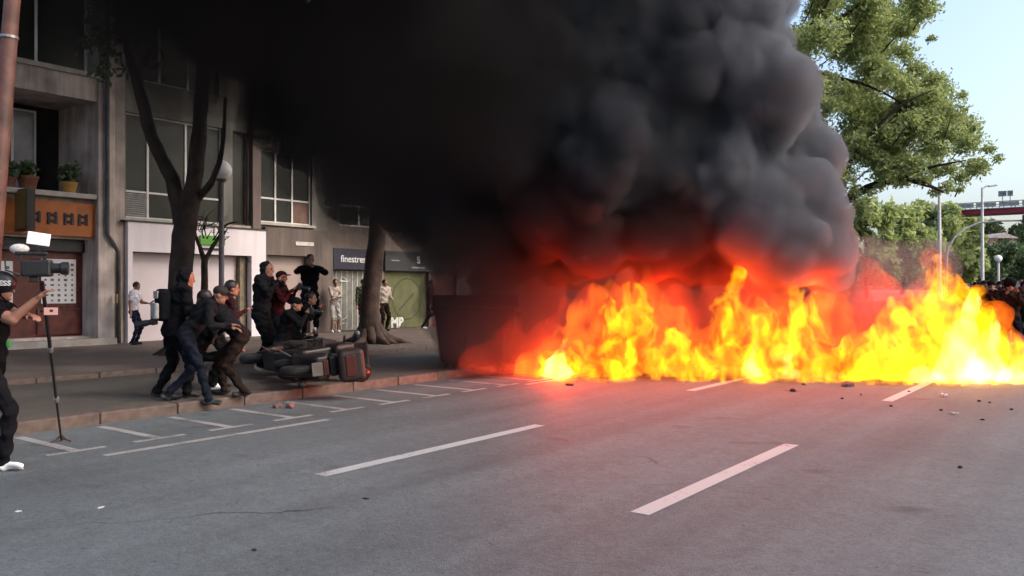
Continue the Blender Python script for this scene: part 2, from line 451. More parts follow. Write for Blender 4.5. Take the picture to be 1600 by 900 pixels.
for i in range(30): sh.box(-21.50, -21.475 + (.006 if i % 2 else 0), 11.5, 15.0, .16 + i * .081, .16 + (i + 1) * .081)
sh.build('roller_shutter', M_SHUT, B)
MB().box(-21.5, -21.3, 15.002, 15.23, .16, 2.59).build('stone_strip', mat('patterned_stone', (.26,.19,.11), .7, .4, 9, col2=(.10,.10,.09)), B)
MB().box(-21.05, -21.0, 13.5, 14.3, 2.86, 3.13).build('green_sign', mat('green_sign', (.06,.24,.015), .4, .08, 3), sf, bevel=.01)
MB().box(-21.05, -21.02, 13.6, 14.2, 2.72, 2.78).build('sign_strip', M_DARK, sf)
gf = holed(MB(), -21.28, -21.12, 15.78, 18.44, .15, 3.5, [(15.84,17.5,.14,2.66)]).build('ground_floor', M_CONC2, B)
sh = MB()
for i in range(30): sh.box(-21.45, -21.425 + (.006 if i % 2 else 0), 15.8, 17.55, .16 + i * .083, .16 + (i + 1) * .083)
sh.build('roller_shutter', M_SHUT2, B)
MB().box(-21.115, -21.09, 16.9, 17.62, 2.99, 3.11).build('name_plate', mat('pale_plate', (.5,.45,.42), .6, .2, 20), gf)
# drain pipe on the concrete pier
pp = MB().tube([(-20.93,10.82,17),(-20.93,10.82,3.0),(-20.95,11.0,2.75),(-21.1,11.2,2.55),(-21.12,11.22,.2)], .055, 10)
pp.build('drain_pipe', mat('pipe_grey', (.09,.08,.075), .5, .2, 4), A, smooth=True)

# --- block with the window firm and the mural
D = tag(empty('apartment_building'), 'beige block over the navy shop sign and the green mural', 'building')
winD = []
for z in (3.75, 7.2, 10.4, 13.6): winD += [(y, y + 1.9, z, z + 1.9) for y in (18.9, 21.6, 24.3, 27.0)]
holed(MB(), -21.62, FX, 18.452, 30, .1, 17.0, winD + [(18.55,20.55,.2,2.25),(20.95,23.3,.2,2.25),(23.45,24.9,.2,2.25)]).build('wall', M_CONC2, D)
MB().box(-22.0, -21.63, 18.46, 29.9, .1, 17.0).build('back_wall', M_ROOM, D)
for h in winD: window(D, *h, [.5], (h[2] + .7,))
sn = MB().box(-21.29, -21.18, 18.52, 20.6, 2.27, 2.98).build('sign_board', M_NAVY, D, bevel=.01)
sn2 = MB().box(-21.29, -21.18, 20.9, 24.6, 2.27, 2.98).build('sign_board', M_DARK, D, bevel=.01)
def lettering(body, parent, loc, size, material, bold=0.0, name='lettering'):
    c = bpy.data.curves.new(name, 'FONT'); c.body = body; c.size = size; c.extrude = .004; c.align_x = 'CENTER'; c.align_y = 'CENTER'; c.offset = bold
    o = bpy.data.objects.new(name, c); COL.objects.link(o)
    bpy.context.view_layer.update()
    dg = bpy.context.evaluated_depsgraph_get(); me = bpy.data.meshes.new_from_object(o.evaluated_get(dg))
    bpy.data.objects.remove(o)
    o = link(name, me, material, parent)
    o.rotation_euler = (R(90), 0, R(90)); o.location = loc
    return o
M_LTR = mat('sign_white', (.75,.75,.75), .5, .03, 3)
lettering('finestres', sn, (-21.172, 19.39, 2.62), .33, M_LTR); lettering('cor', sn, (-21.172, 20.2, 2.61), .36, M_LTR, .012)
lettering('S', sn2, (-21.172, 22.6, 2.68), .36, M_LTR, .01, 'emblem')
MB().lathe((-21.176, 22.6, 2.68), [(.2,0),(.2,.006),(.185,.006),(.185,0)], 24, 'x')
MB().box(-21.178, -21.172, 22.25, 22.95, 2.38, 2.43).build('fine_print', mat('grey_print', (.25,.25,.25), .6, .4, 40), sn2)
MB().box(-21.178, -21.172, 21.2, 21.6, 2.62, 2.66).build('fine_print', MATS['grey_print'], sn2)
# graffitied grille
gm = mat('grille_grey', (.17,.165,.14), .6, .3, 5, col2=(.08,.085,.07))
gr = MB().box(-21.46, -21.43, 18.56, 20.54, .21, 2.24).build('grille', gm, D)
for i in range(9): MB().box(-21.428, -21.412, 18.58 + i * .24, 18.6 + i * .24, .22, 2.23).build('bar', M_FRAME, gr)
rsg = random.Random(4)
for k in range(9):
    cy, cz = rsg.uniform(18.8, 20.3), rsg.uniform(.4, 1.9); pts = []
    for i in range(7): pts.append((-21.405, cy + rsg.uniform(-.22, .22), cz + rsg.uniform(-.2, .2)))
    MB().tube(pts, .016, 5).build('graffiti_stroke', mat('spray_white', (.5,.5,.47), .7, .2, 9), gr)
# mural
mu = MB().box(-21.46, -21.43, 20.96, 23.29, .21, 2.24).build('mural', mat('mural_green', (.055,.06,.02), .7, .3, 2.2, col2=(.085,.085,.035)), D)
rg = MB(); n_ = 36
for i in range(n_):
    a0, a1 = 2*math.pi*i/n_, 2*math.pi*(i+1)/n_
    rg.add([(-21.426, 22.25 + r*math.cos(a), 1.25 + r*math.sin(a)) for a, r in ((a0,.78),(a1,.78),(a1,.72),(a0,.72))], [(0,1,2,3)])
rg.build('painted_ring', mat('mural_dark', (.035,.045,.015), .7), mu)
MB().tube([(-21.424,21.85,.85),(-21.424,22.6,1.45)], .022, 6).build('painted_hand', MATS['mural_dark'], mu)
lettering('MB', mu, (-21.424, 21.75, .38), .5, MATS['spray_white'], .02, 'tag_letters')
MB().box(-21.46, -21.42, 23.46, 24.89, .21, 2.24).build('door', M_RED, D)

# ------------------------------------------------------------------ trees
def leaf_mat(name, a, b, trans=.35):
    m = bpy.data.materials.new(name); m.use_nodes = True; n = m.node_tree; n.nodes.clear(); N = n.nodes.new; L = n.links.new
    g = N('ShaderNodeNewGeometry'); mx = N('ShaderNodeMixRGB'); mx.inputs[1].default_value = (*a, 1); mx.inputs[2].default_value = (*b, 1)
    L(g.outputs['Random Per Island'], mx.inputs[0])
    d = N('ShaderNodeBsdfDiffuse'); t = N('ShaderNodeBsdfTranslucent'); s = N('ShaderNodeMixShader'); s.inputs[0].default_value = trans
    L(mx.outputs[0], d.inputs[0]); L(mx.outputs[0], t.inputs[0]); L(d.outputs[0], s.inputs[1]); L(t.outputs[0], s.inputs[2])
    gl = N('ShaderNodeBsdfGlossy'); gl.inputs['Roughness'].default_value = .45; gl.inputs['Color'].default_value = (.5,.5,.5,1)
    s2 = N('ShaderNodeMixShader'); s2.inputs[0].default_value = .05; L(s.outputs[0], s2.inputs[1]); L(gl.outputs[0], s2.inputs[2])
    o = N('ShaderNodeOutputMaterial'); L(s2.outputs[0], o.inputs[0]); return m
M_LEAF = leaf_mat('plane_leaf', (.19,.25,.08), (.43,.48,.19), .55)
M_LEAF2 = leaf_mat('young_leaf', (.25,.32,.11), (.45,.50,.20), .5)
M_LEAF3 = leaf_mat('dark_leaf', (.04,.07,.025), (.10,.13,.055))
M_BARK = mat('bark', (.04,.024,.018), .9, .35, 3.5, .8, 12)
M_BARK2 = mat('grey_bark', (.06,.037,.029), .9, .35, 3.5, .8, 12)

def leaves(name, clumps, n, size, material, parent, seed=1, flat=.8, shell=.55):
    g = np.random.default_rng(seed)
    C = np.array([c[:3] for c in clumps]); Rr = np.array([c[3] for c in clumps])
    wgt = Rr ** 2.2; wgt /= wgt.sum()
    idx = g.choice(len(C), n, p=wgt)
    d = g.normal(size=(n, 3)); d /= np.linalg.norm(d, axis=1)[:, None]
    rad = g.random(n) ** shell * (1 + .18 * g.normal(size=n))
    P = C[idx] + d * (Rr[idx] * rad)[:, None] * np.array([1, 1, flat])
    a = g.normal(size=(n, 3)); a /= np.linalg.norm(a, axis=1)[:, None]
    b = np.cross(a, g.normal(size=(n, 3))); b /= np.linalg.norm(b, axis=1)[:, None]
    s = size * g.uniform(.6, 1.35, n)[:, None]
    V = np.stack([P - a * s, P + b * s * .45 - a * s * .1, P + a * s, P - b * s * .45 + a * s * .1], 1).reshape(-1, 3)
    me = bpy.data.meshes.new(name); me.vertices.add(4 * n); me.vertices.foreach_set('co', V.ravel())
    me.loops.add(4 * n); me.loops.foreach_set('vertex_index', np.arange(4 * n, dtype=np.int32))
    me.polygons.add(n); me.polygons.foreach_set('loop_start', np.arange(0, 4 * n, 4, dtype=np.int32))
    me.update(calc_edges=True); me.validate()
    return tag(link(name, me, material, parent), kind='stuff')

def limb(mb, pts, r0, r1, n=9, seed=0, sub=4, wob=.12):
    rs = random.Random(seed); P = [Vector(p) for p in pts]; out = []; rad = []
    for i in range(len(P) - 1):
        for k in range(sub):
            t = k / sub; a = P[max(i-1, 0)]; b, c = P[i], P[i+1]; d = P[min(i+2, len(P)-1)]
            q = .5 * ((2*b) + (c - a) * t + (2*a - 5*b + 4*c - d) * t*t + (3*b - a - 3*c + d) * t**3)
            out.append(q)
    out.append(P[-1]); L_ = len(out) - 1
    for i in range(len(out)):
        r = r0 + (r1 - r0) * i / L_; rad.append(r * (1 + rs.uniform(-.06, .06)))
        if 0 < i < L_: out[i] = out[i] + Vector((rs.uniform(-1, 1), rs.uniform(-1, 1), rs.uniform(-.5, .5))) * r * wob
    mb.tube(out, rad, n)
    return out

def inside(px, py, poly):
    c = False; j = len(poly) - 1
    for i in range(len(poly)):
        if (poly[i][1] > py) != (poly[j][1] > py) and px < (poly[j][0]-poly[i][0]) * (py-poly[i][1]) / (poly[j][1]-poly[i][1]) + poly[i][0]: c = not c
        j = i
    return c

# big street tree on the far side of the fire
bT = col(1222, 45, WALK_Z)
T1 = tag(empty('street_tree', bT), 'large leafy street tree arching over the road behind the smoke', 'tree'); 
def rel(p, base): return Vector(p) - Vector(base)
mb = MB(); Zt = 45
limb(mb, [rel(bT, bT) + Vector((0,0,-.1)), rel(at(1224,470,Zt), bT), rel(at(1236,400,Zt), bT)], .62, .48, 14, 1)
limb(mb, [rel(at(1236,410,Zt), bT), rel(at(1285,345,44.5), bT), rel(at(1340,302,44), bT), rel(at(1400,280,43.5), bT), rel(at(1445,288,43), bT), rel(at(1475,300,42.6), bT)], .34, .05, 10, 2)
limb(mb, [rel(at(1400,280,43.5), bT), rel(at(1450,262,43), bT), rel(at(1510,250,42), bT)], .12, .03, 8, 3)
limb(mb, [rel(at(1236,405,Zt), bT), rel(at(1222,250,Zt), bT), rel(at(1215,80,Zt), bT), rel(at(1200,-120,Zt), bT)], .42, .16, 12, 4)
limb(mb, [rel(at(1220,180,Zt), bT), rel(at(1262,116,44), bT), rel(at(1320,124,43.5), bT), rel(at(1372,140,43), bT), rel(at(1440,180,42.5), bT)], .17, .03, 8, 5)
limb(mb, [rel(at(1215,80,Zt), bT), rel(at(1250,58,44), bT), rel(at(1300,34,43), bT), rel(at(1350,0,43), bT), rel(at(1390,-60,43), bT)], .17, .04, 8, 6)
limb(mb, [rel(at(1250,58,44), bT), rel(at(1290,10,44), bT), rel(at(1310,-40,44), bT)], .1, .04, 8, 7)
limb(mb, [rel(at(1222,250,Zt), bT), rel(at(1150,120,46), bT), rel(at(1080,-40,47), bT)], .25, .08, 9, 8)
limb(mb, [rel(at(1285,345,44.5), bT), rel(at(1330,250,43), bT), rel(at(1400,170,42), bT), rel(at(1460,140,41.5), bT)], .16, .03, 8, 9)
poly = [(1000,-260),(1300,-280),(1460,-120),(1450,0),(1438,50),(1425,88),(1470,95),(1496,140),(1516,190),(1545,225),(1566,250),(1530,272),(1490,285),(1440,262),(1395,262),(1350,240),(1330,285),(1240,330),(1120,300),(1010,160)]
rs = random.Random(21); clumps = []
while len(clumps) < 210:
    x, y = rs.uniform(1000, 1570), rs.uniform(-280, 330)
    if not inside(x, y, poly): continue
    if (x-1345)**2 + (y-272)**2 < 22**2 or (x-1325)**2+(y-128)**2 < 12**2: continue
    edge = x > 1400
    r = rs.uniform(16, 30) if edge else rs.uniform(20, 40)
    Z = Zt + rs.uniform(-5.5, 4.5) * (1 - .35 * max(0, (x - 1300) / 270))
    clumps.append((*rel(at(x, y, Z), bT), r * Z / F_PX))
for x, y, r in ((1560,248,10),(1548,232,12),(1480,292,14),(1462,300,10),(1500,296,9),(1360,300,10),(1375,292,10),(1440,278,16),(1455,60,9),(1447,20,11),(1503,150,10),(1524,200,10),(1410,286,12),(1345,318,16),(1350,335,14),(1335,298,12)):
    clumps.append((*rel(at(x, y, 43), bT), r * 43 / F_PX))
for _ in range(46):
    x, y = rs.uniform(1320, 1470), rs.uniform(100, 268)
    if (x-1345)**2 + (y-272)**2 < 26**2: continue
    Z = rs.uniform(42, 48); clumps.append((*rel(at(x, y, Z), bT), rs.uniform(18, 30) * Z / F_PX))
for k in range(0, 210, 3):
    c = clumps[k]; p = Vector(c[:3]); q = p + Vector((rs.uniform(-1, 0), rs.uniform(-.4, .4), rs.uniform(-1.2, -.4))) * 1.6
    mb.tube([q, (p + q) / 2 + Vector((.1, 0, .1)), p], [.045, .03, .012], 5)
mb.build('trunk', M_BARK, T1, smooth=True)
leaves('crown', clumps, 240000, .115, M_LEAF, T1, 4)

# left pavement tree: forked trunk under the smoke
b1 = col(283, 18.0, WALK_Z)
T2 = tag(empty('street_tree', b1), 'forked dark street tree beside the globe lamp in front of the white shop', 'tree')
mb = MB(); f = lambda x, y, Z=18.0: rel(at(x, y, Z), b1)
limb(mb, [Vector((0,0,-.05)), f(283,520), f(284,440), f(290,350), f(298,300)], .30, .21, 16, 1)
limb(mb, [f(288,360), f(268,280), f(238,215), f(214,130), f(190,30), f(165,-90)], .17, .08, 12, 2)
limb(mb, [f(296,330), f(308,240), f(314,150), f(322,30), f(335,-120)], .19, .1, 12, 3)
limb(mb, [f(296,320), f(320,298), f(336,272,17.8), f(348,225,17.6), f(352,150,17.4)], .10, .03, 10, 4)
for k in range(9):
    a = k * .7; mb.tube([(0, 0, .28), (.28*math.cos(a), .28*math.sin(a), .1), (.6*math.cos(a), .6*math.sin(a), -.04)], [.14, .1, .03], 7)
mb.build('trunk', M_BARK, T2, smooth=True)
rs = random.Random(8)
cl = [(*f(rs.uniform(-350, 560), rs.uniform(-420, -110), rs.uniform(9.5, 21)), rs.uniform(.6, 1.1)) for _ in range(190)]  # crown spread wide above the frame, enlarged to shade the left side
cl += [(*f(rs.uniform(150, 245), rs.uniform(-40, 120), rs.uniform(18.3, 20)), rs.uniform(.3, .5)) for _ in range(14)]
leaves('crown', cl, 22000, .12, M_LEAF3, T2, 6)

# second pavement tree
b2 = col(592, 21.6, WALK_Z)
T3 = tag(empty('street_tree', b2), 'street tree with flared roots between the dark shop signs', 'tree')
mb = MB(); f = lambda x, y, Z=21.6: rel(at(x, y, Z), b2)
limb(mb, [f(580,536), f(578,520), f(580,470), f(588,380), f(596,260), f(600,120)], .30, .17, 16, 1)
limb(mb, [f(598,200), f(640,90), f(700,-60)], .2, .08, 10, 2); limb(mb, [f(600,140), f(570,20), f(520,-120)], .2, .08, 10, 3)
for k in range(12):
    a = k * .53 + .2; r_ = .75 + .35 * math.sin(k * 2.3)
    mb.tube([(-.2, -.1, .55), (-.15+.4*math.cos(a), -.1+.4*math.sin(a), .12), (-.1+r_*math.cos(a), -.05+r_*math.sin(a), -.03)], [.22, .13, .03], 8)
mb.build('trunk', M_BARK2, T3, smooth=True)
rs = random.Random(9)
cl = [(*f(rs.uniform(350, 850), rs.uniform(-380, -60), rs.uniform(18.5, 24)), rs.uniform(.6, 1.1)) for _ in range(60)]
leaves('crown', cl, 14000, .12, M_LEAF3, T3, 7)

# young bare sapling
b3 = col(318, 19.0, WALK_Z)
T4 = tag(empty('sapling', b3), 'young bare forked sapling beside the lamp post', 'tree')
mb = MB(); f = lambda x, y, Z=19.0: rel(at(x, y, Z), b3)
limb(mb, [Vector((0,0,0)), f(319,480), f(320,402)], .085, .075, 9, 1)
limb(mb, [f(320,408), f(312,385), f(306,368), f(303,352)], .06, .02, 7, 2); limb(mb, [f(320,408), f(332,385), f(342,370), f(352,352), f(372,346)], .06, .015, 7, 3)
rs = random.Random(3)
for k in range(22):
    x = rs.uniform(304, 352); y = rs.uniform(352, 378)
    a = f(x, y); mb.tube([a, a + Vector((rs.uniform(-.15,.15), rs.uniform(-.15,.2), rs.uniform(.05,.3))), a + Vector((rs.uniform(-.35,.35), rs.uniform(-.3,.45), rs.uniform(.1,.5)))], [.016, .01, .005], 5)
mb.build('trunk', M_BARK, T4, smooth=True)

# far trees and bushes down the street
rs = random.Random(31)
def far_tree(name, label, x, y0, y1, Z, wpx, mt, n, leaf, seed, group=None):
    rs = random.Random(seed); b = col(x, Z, rise(60) + .1); o = tag(empty(name, b), label, 'tree', group)
    k = Z / F_PX; top = at(x, y0, Z).z; bot = at(x, y1, Z).z
    mbt = MB(); limb(mbt, [Vector((0,0,-.3)), Vector((.1,0,(bot-b.z)*.6)), Vector((0,.1,top-b.z-1.2))], .28, .08, 8, seed); mbt.build('trunk', M_BARK, o, smooth=True)
    cl = []
    for _ in range(46):
        t = rs.random(); hw = wpx * k * (.55 + .45 * math.sin(math.pi * min(1, t * .9 + .12)))
        a = rs.uniform(0, 6.28); q = hw * math.sqrt(rs.random())
        cl.append((q*math.cos(a), q*math.sin(a), bot - b.z + t * (top - bot), rs.uniform(.22, .4) * wpx * k))
    leaves('crown', cl, n, leaf, mt, o, seed, flat=.85)
far_tree('roadside_tree', 'pale green tree next to the smoke, nearest of the far tree row', 1352, 318, 436, 66, 50, M_LEAF2, 12000, .26, 1)
far_tree('roadside_tree', 'rounded yellow-green tree below the red bridge end, left of the plain lamp mast', 1408, 330, 438, 78, 50, M_LEAF2, 12000, .28, 2)
far_tree('roadside_tree', 'yellow-green tree around the plain lamp mast under the bridge', 1458, 318, 438, 84, 44, M_LEAF2, 12000, .28, 3)
far_tree('roadside_tree', 'low pale tree behind the curved signal mast', 1500, 342, 438, 92, 36, M_LEAF2, 9000, .28, 4)
far_tree('roadside_tree', 'dark green tree filling the gap under the bridge, beyond the tall lamp mast', 1535, 352, 430, 118, 40, M_LEAF3, 6000, .34, 5)
far_tree('roadside_tree', 'dark green tree beside the pink house', 1606, 352, 430, 125, 34, M_LEAF3, 6000, .34, 6)
far_tree('roadside_tree', 'dark tree at the foot of the bridge beyond the curved signal mast', 1480, 352, 430, 130, 34, M_LEAF3, 5000, .34, 7)
hb = col(1570, 100, rise(100)); hd = tag(empty('hedge', hb), 'broad clipped green hedge behind the crowd below the pink house', 'hedge')
cl = [(*(rel(at(rs.uniform(1500, 1680), rs.uniform(384, 436), rs.uniform(96, 106)), hb)), rs.uniform(.8, 1.5)) for _ in range(90)]
leaves('foliage', cl, 16000, .22, leaf_mat('hedge_leaf', (.045,.085,.03), (.10,.15,.06)), hd, 12)

# ------------------------------------------------------------------ people
M_SKIN = mat('skin', (.23,.105,.068), .55, .08, 12)
M_EYE = mat('eye', (.03,.02,.02), .2)
M_HAIRD = mat('dark_hair', (.012,.009,.008), .5, .3, 60)
def cloth(name, c, rough=.9): return mat('cloth_' + name, c, rough, .18, 9, .3, 55, spec=.05)
C_BLACK = cloth('black', (.006,.006,.007)); C_CHAR = cloth('charcoal', (.010,.010,.012)); C_GREY = cloth('grey', (.026,.023,.021))
C_JEANS = cloth('jeans', (.009,.011,.017)); C_WHITE = cloth('white', (.48,.46,.50)); C_NAVY = cloth('navy', (.012,.013,.03)); C_BROWN = cloth('brown', (.016,.010,.008))
C_RED = cloth('red', (.035,.006,.007)); C_BEIGE = cloth('beige', (.34,.29,.25)); C_PALE = cloth('pale_grey', (.30,.28,.27)); C_OLIVE = cloth('olive', (.045,.045,.028)); C_MAROON = cloth('maroon', (.028,.009,.010))
C_SHOEW = mat('white_shoe', (.66,.65,.66), .6, .08, 14); C_SHOED = mat('black_shoe', (.015,.014,.014), .6)

def capsule(mb, a, b, r0, r1, n=10, m_=3):
    a, b = Vector(a), Vector(b); t = (b - a); L_ = max(t.length, 1e-5); t = t / L_
    pts, rad = [], []
    for i in range(m_): an = math.pi/2 * (1 - i / m_); pts.append(a - t * r0 * math.sin(an)); rad.append(max(.002, r0 * math.cos(an)))
    pts.append(a); rad.append(r0); pts.append(b); rad.append(r1)
    for i in range(1, m_ + 1): an = math.pi/2 * i / m_; pts.append(b + t * r1 * math.sin(an)); rad.append(max(.002, r1 * math.cos(an)))
    mb.tube(pts, rad, n)

def ik(a, b, l1, l2, hint):
    a, b = Vector(a), Vector(b); d = b - a; L_ = d.length
    if L_ > (l1 + l2) * .995: b = a + d * ((l1 + l2) * .995 / L_); d = b - a; L_ = d.length
    t = d / L_; x = (l1*l1 - l2*l2 + L_*L_) / (2 * L_); h = math.sqrt(max(0, l1*l1 - x*x))
    hv = Vector(hint); hv = hv - t * hv.dot(t); hv.normalize()
    return a + t * x + hv * h, b

def person(label, loc, yaw, top, bottom, shoe=None, skin=None, pelvis=(0,0,.94), chest=(0,.03,1.38), look=(0,1,0), lh=(-.24,.08,.86), rh=(.24,.08,.86),
           lf=(-.10,.02,.08), rf=(.10,.02,.08), lhint=(-.5,-1,-.3), rhint=(.5,-1,-.3), hair='short', hairm=None, sleeves=True, hood=False, bulk=1.0, scale=1.0,
           voxel=.013, group=None, hands=True, knee=(0,1,0), toe=None, headoff=(0,0,0), seed=1, shorts=False):
    o = tag(empty('person', loc, yaw), label, 'person', group); o.scale = (scale,) * 3
    shoe = shoe or C_SHOED; skin = skin or M_SKIN
    P, C = Vector(pelvis), Vector(chest); up = (C - P).normalized()
    fwd0 = Vector((0, 1, 0)); lat = Vector((1, 0, 0)); fw = up.cross(lat) * -1
    if fw.y < 0 and up.z > 0: fw = -fw
    fw = lat.cross(up) * -1 if False else (up.cross(lat)).normalized()
    if fw.dot(fwd0) < 0 and up.z > .3: fw = -fw
    mb = MB(); bones = []      # (a, b, r, material index): 0 skin 1 top 2 bottom 3 shoe
    def bone(a, b, r0, r1, mi, n=10): capsule(mb, a, b, r0, r1, n); bones.append((Vector(a), Vector(b), (r0 + r1) / 2, mi))
    # torso as elliptical loft
    hipw, waistw, chestw = .155*bulk, .145*bulk, .185*bulk
    rings = [(P - up*.10, hipw*.8, .10*bulk), (P, hipw, .115*bulk), (P.lerp(C, .45), waistw, .105*bulk), (P.lerp(C, .85), chestw, .125*bulk), (C + up*.06, chestw*.95, .11*bulk), (C + up*.125, .10*bulk, .075)]
    b0 = len(mb.v); nn = 16
    for c, w_, d_ in rings:
        for k in range(nn):
            a = 2*math.pi*k/nn; mb.v.append(tuple(c + lat * w_ * math.cos(a) + fw * d_ * math.sin(a)))
    for i in range(len(rings) - 1):
        for k in range(nn): mb.f.append((b0+i*nn+k, b0+i*nn+(k+1)%nn, b0+(i+1)*nn+(k+1)%nn, b0+(i+1)*nn+k))
    mb.f.append(tuple(b0+k for k in reversed(range(nn)))); mb.f.append(tuple(b0+(len(rings)-1)*nn+k for k in range(nn)))
    bones.append((P - up*.08, P + up*.02, .13, 2)); bones.append((P + up*.09, C + up*.05, .15, 1))
    # neck and head
    nk = C + up*.10; lk = Vector(look).normalized()
    hc = nk + up*.13 + lk*.035 + Vector(headoff); hup = (up*.5 + Vector((0,0,1))*.8); hup = (hup - lk * hup.dot(lk)).normalized(); hl = lk.cross(hup).normalized()
    bone(nk, hc - hup*.05, .058, .052, 0)
    M3 = Matrix((hl, lk, hup)).transposed()
    mb.ell(hc + hup*.025, (.076, .096, .098), 16, 12, M3); mb.ell(hc - hup*.055 + lk*.022, (.056, .066, .068), 14, 10, M3)
    bones.append((hc - hup*.06 + lk*.02, hc + hup*.03, .09, 0))
    capsule(mb, hc + lk*.092 + hup*.012, hc + lk*.108 - hup*.028, .009, .015, 8)
    for s_ in (-1, 1): mb.ell(hc + hl*s_*.077 - hup*.012 - lk*.008, (.012, .022, .034), 8, 6, M3)
    for s_ in (-1, 1): mb.ell(hc + hl*s_*.03 + lk*.083 + hup*.028, (.022, .014, .008), 8, 6, M3)   # brows
    mb.ell(hc + lk*.083 - hup*.06, (.024, .012, .009), 8, 6, M3); mb.ell(hc + lk*.076 - hup*.098, (.022, .016, .016), 8, 6, M3)   # lips, chin
    # arms
    for s_, hd, hint in ((-1, lh, lhint), (1, rh, rhint)):
        sh = C + up*.055 + lat*s_*.175*bulk; el, wr = ik(sh, hd, .285, .255, hint)
        bone(C + up*.05 + lat*s_*.1, sh, .07*bulk, .066*bulk, 1)
        bone(sh, el, .062*bulk, .05*bulk, 1 if sleeves else (1 if False else 0))
        if not sleeves: bones[-1] = (sh, el, .055, 0); bone(sh, sh.lerp(el, .6), .068*bulk, .064*bulk, 1)
        bone(el, wr, .047*(bulk if sleeves else 1), .034 if sleeves else .029, 1 if sleeves else 0)
        t = (wr - el).normalized(); side = t.cross(Vector((0,0,1)) if abs(t.z) < .9 else Vector((0,1,0))).normalized(); nrm = side.cross(t)
        M4 = Matrix((side, t, nrm)).transposed(); pc = wr + t*.052
        mb.ell(pc, (.040, .056, .019), 12, 8, M4); bones.append((wr, pc + t*.08, .03, 0))
        if hands:
            for k, (o_, ln) in enumerate(((-.030,.062),(-.010,.075),(.011,.070),(.030,.055))):
                k0 = pc + t*.045 + side*o_; k1 = k0 + t*ln*.55 - nrm*.010; k2 = k1 + t*ln*.35 - nrm*ln*.45
                capsule(mb, k0, k1, .0095, .0088, 6, 2); capsule(mb, k1, k2, .0088, .0075, 6, 2)
            th0 = wr + t*.028 - side*s_*.034; th1 = th0 + t*.034 - side*s_*.022 - nrm*.012; capsule(mb, th0, th1, .012, .010, 6, 2); capsule(mb, th1, th1 + t*.03 - nrm*.012, .010, .008, 6, 2)
    # legs
    for s_, ft in ((-1, lf), (1, rf)):
        hp = P + lat*s_*.085*bulk - up*.04; kn, an = ik(hp, ft, .44, .44, Vector(knee) + Vector((s_*.12, 0, 0)))
        bone(hp, kn, .088*bulk, .062*bulk, 2); bone(kn, an, .062*bulk, .046*bulk, 2 if not shorts else 0)
        td = Vector(toe) if toe else Vector((s_*.12, 1, 0)); td.normalize()
        bone(an + Vector((0,0,-.03)) - td*.05, an + Vector((0,0,-.04)) + td*.14, .04, .036, 3); bone(an + Vector((0,0,.0)), an + Vector((0,0,-.045)), .042, .045, 3)
    if hood: mb.ell(hc + hup*.02 - lk*.025, (.102, .112, .125), 16, 12, M3); bones.append((hc - lk*.06 - hup*.05, hc - lk*.05 + hup*.06, .11, 1)); mb.ell(nk, (.12,.11,.07), 14, 8); bones.append((nk, nk + up*.02, .11, 1))
    me = mb.mesh('body'); b_ = link('body', me, None, o)
    m = b_.modifiers.new('r', 'REMESH'); m.mode = 'VOXEL'; m.voxel_size = voxel
    m = b_.modifiers.new('s', 'SMOOTH'); m.iterations = 2 if voxel < .01 else 1; m.factor = .5
    par = b_.parent; b_.parent = None; bake(b_); b_.parent = par
    me = b_.data
    for mt in (skin, top, bottom, shoe, M_EYE): me.materials.append(mt)
    nf = len(me.polygons); ctr = np.zeros(nf*3); me.polygons.foreach_get('center', ctr); ctr = ctr.reshape(-1, 3)
    best = np.full(nf, 1e9); mi = np.zeros(nf, dtype=np.int32)
    for a, b, r, k in bones:
        a, b = np.array(a), np.array(b); d = b - a; t = np.clip(((ctr - a) @ d) / max(d @ d, 1e-9), 0, 1)
        dist = np.linalg.norm(ctr - (a + t[:, None]*d), axis=1) - r
        w_ = dist < best; best[w_] = dist[w_]; mi[w_] = k
    if hood:
        fc = np.array(hc + lk*.10); q = ctr - np.array(hc); face = (q @ np.array(lk) > .07) & (np.linalg.norm(q, axis=1) < .16); mi[face] = 0
    for s_ in (-1, 1):
        e = np.array(hc + hl*s_*.031 + lk*.085 + hup*.008); mi[np.linalg.norm(ctr - e, axis=1) < .011] = 4
    me.polygons.foreach_set('material_index', mi); me.polygons.foreach_set('use_smooth', np.ones(nf, dtype=bool))
    # fold the cloth a little
    nv = len(me.vertices); co = np.zeros(nv*3); me.vertices.foreach_get('co', co); co = co.reshape(-1, 3); no = np.zeros(nv*3); me.vertices.foreach_get('normal', no); no = no.reshape(-1, 3)
    skinv = np.zeros(nv, dtype=bool)
    for p in me.polygons:
        if mi[p.index] in (0, 4):
            for v in p.vertices: skinv[v] = True
    ph = seed * 1.7
    fold = .009*np.sin(co[:, 2]*38 + 3*np.sin(co[:, 0]*14 + ph) + 2*np.sin(co[:, 1]*17 + ph)) + .004*np.sin(co[:, 2]*71 + 4*np.sin(co[:, 0]*21 - ph))
    fold[skinv] = 0; co += no * fold[:, None]; me.vertices.foreach_set('co', co.ravel()); me.update()
    # hair
    hm = hairm or M_HAIRD
    if hair == 'short' and not hood:
        h = MB(); h.ell(hc + hup*.038 - lk*.016, (.086, .101, .100), 18, 12, M3)
        ho = h.build('hair', hm, o, smooth=True)
        t = bpy.data.textures.new('h', 'CLOUDS'); t.noise_scale = .03; m = ho.modifiers.new('d', 'DISPLACE'); m.texture = t; m.strength = .018
    elif hair == 'cap':
        h = MB(); h.ell(hc + hup*.045, (.088, .104, .082), 18, 12, M3); h.ell(hc + hup*.05 + lk*.11, (.06, .075, .012), 14, 6, M3); h.build('cap', hm, o, smooth=True)
    elif hair == 'helmet':
        h = MB(); h.ell(hc + hup*.05 - lk*.01, (.118, .142, .112), 20, 14, M3); he = h.build('helmet', hm, o, smooth=True)
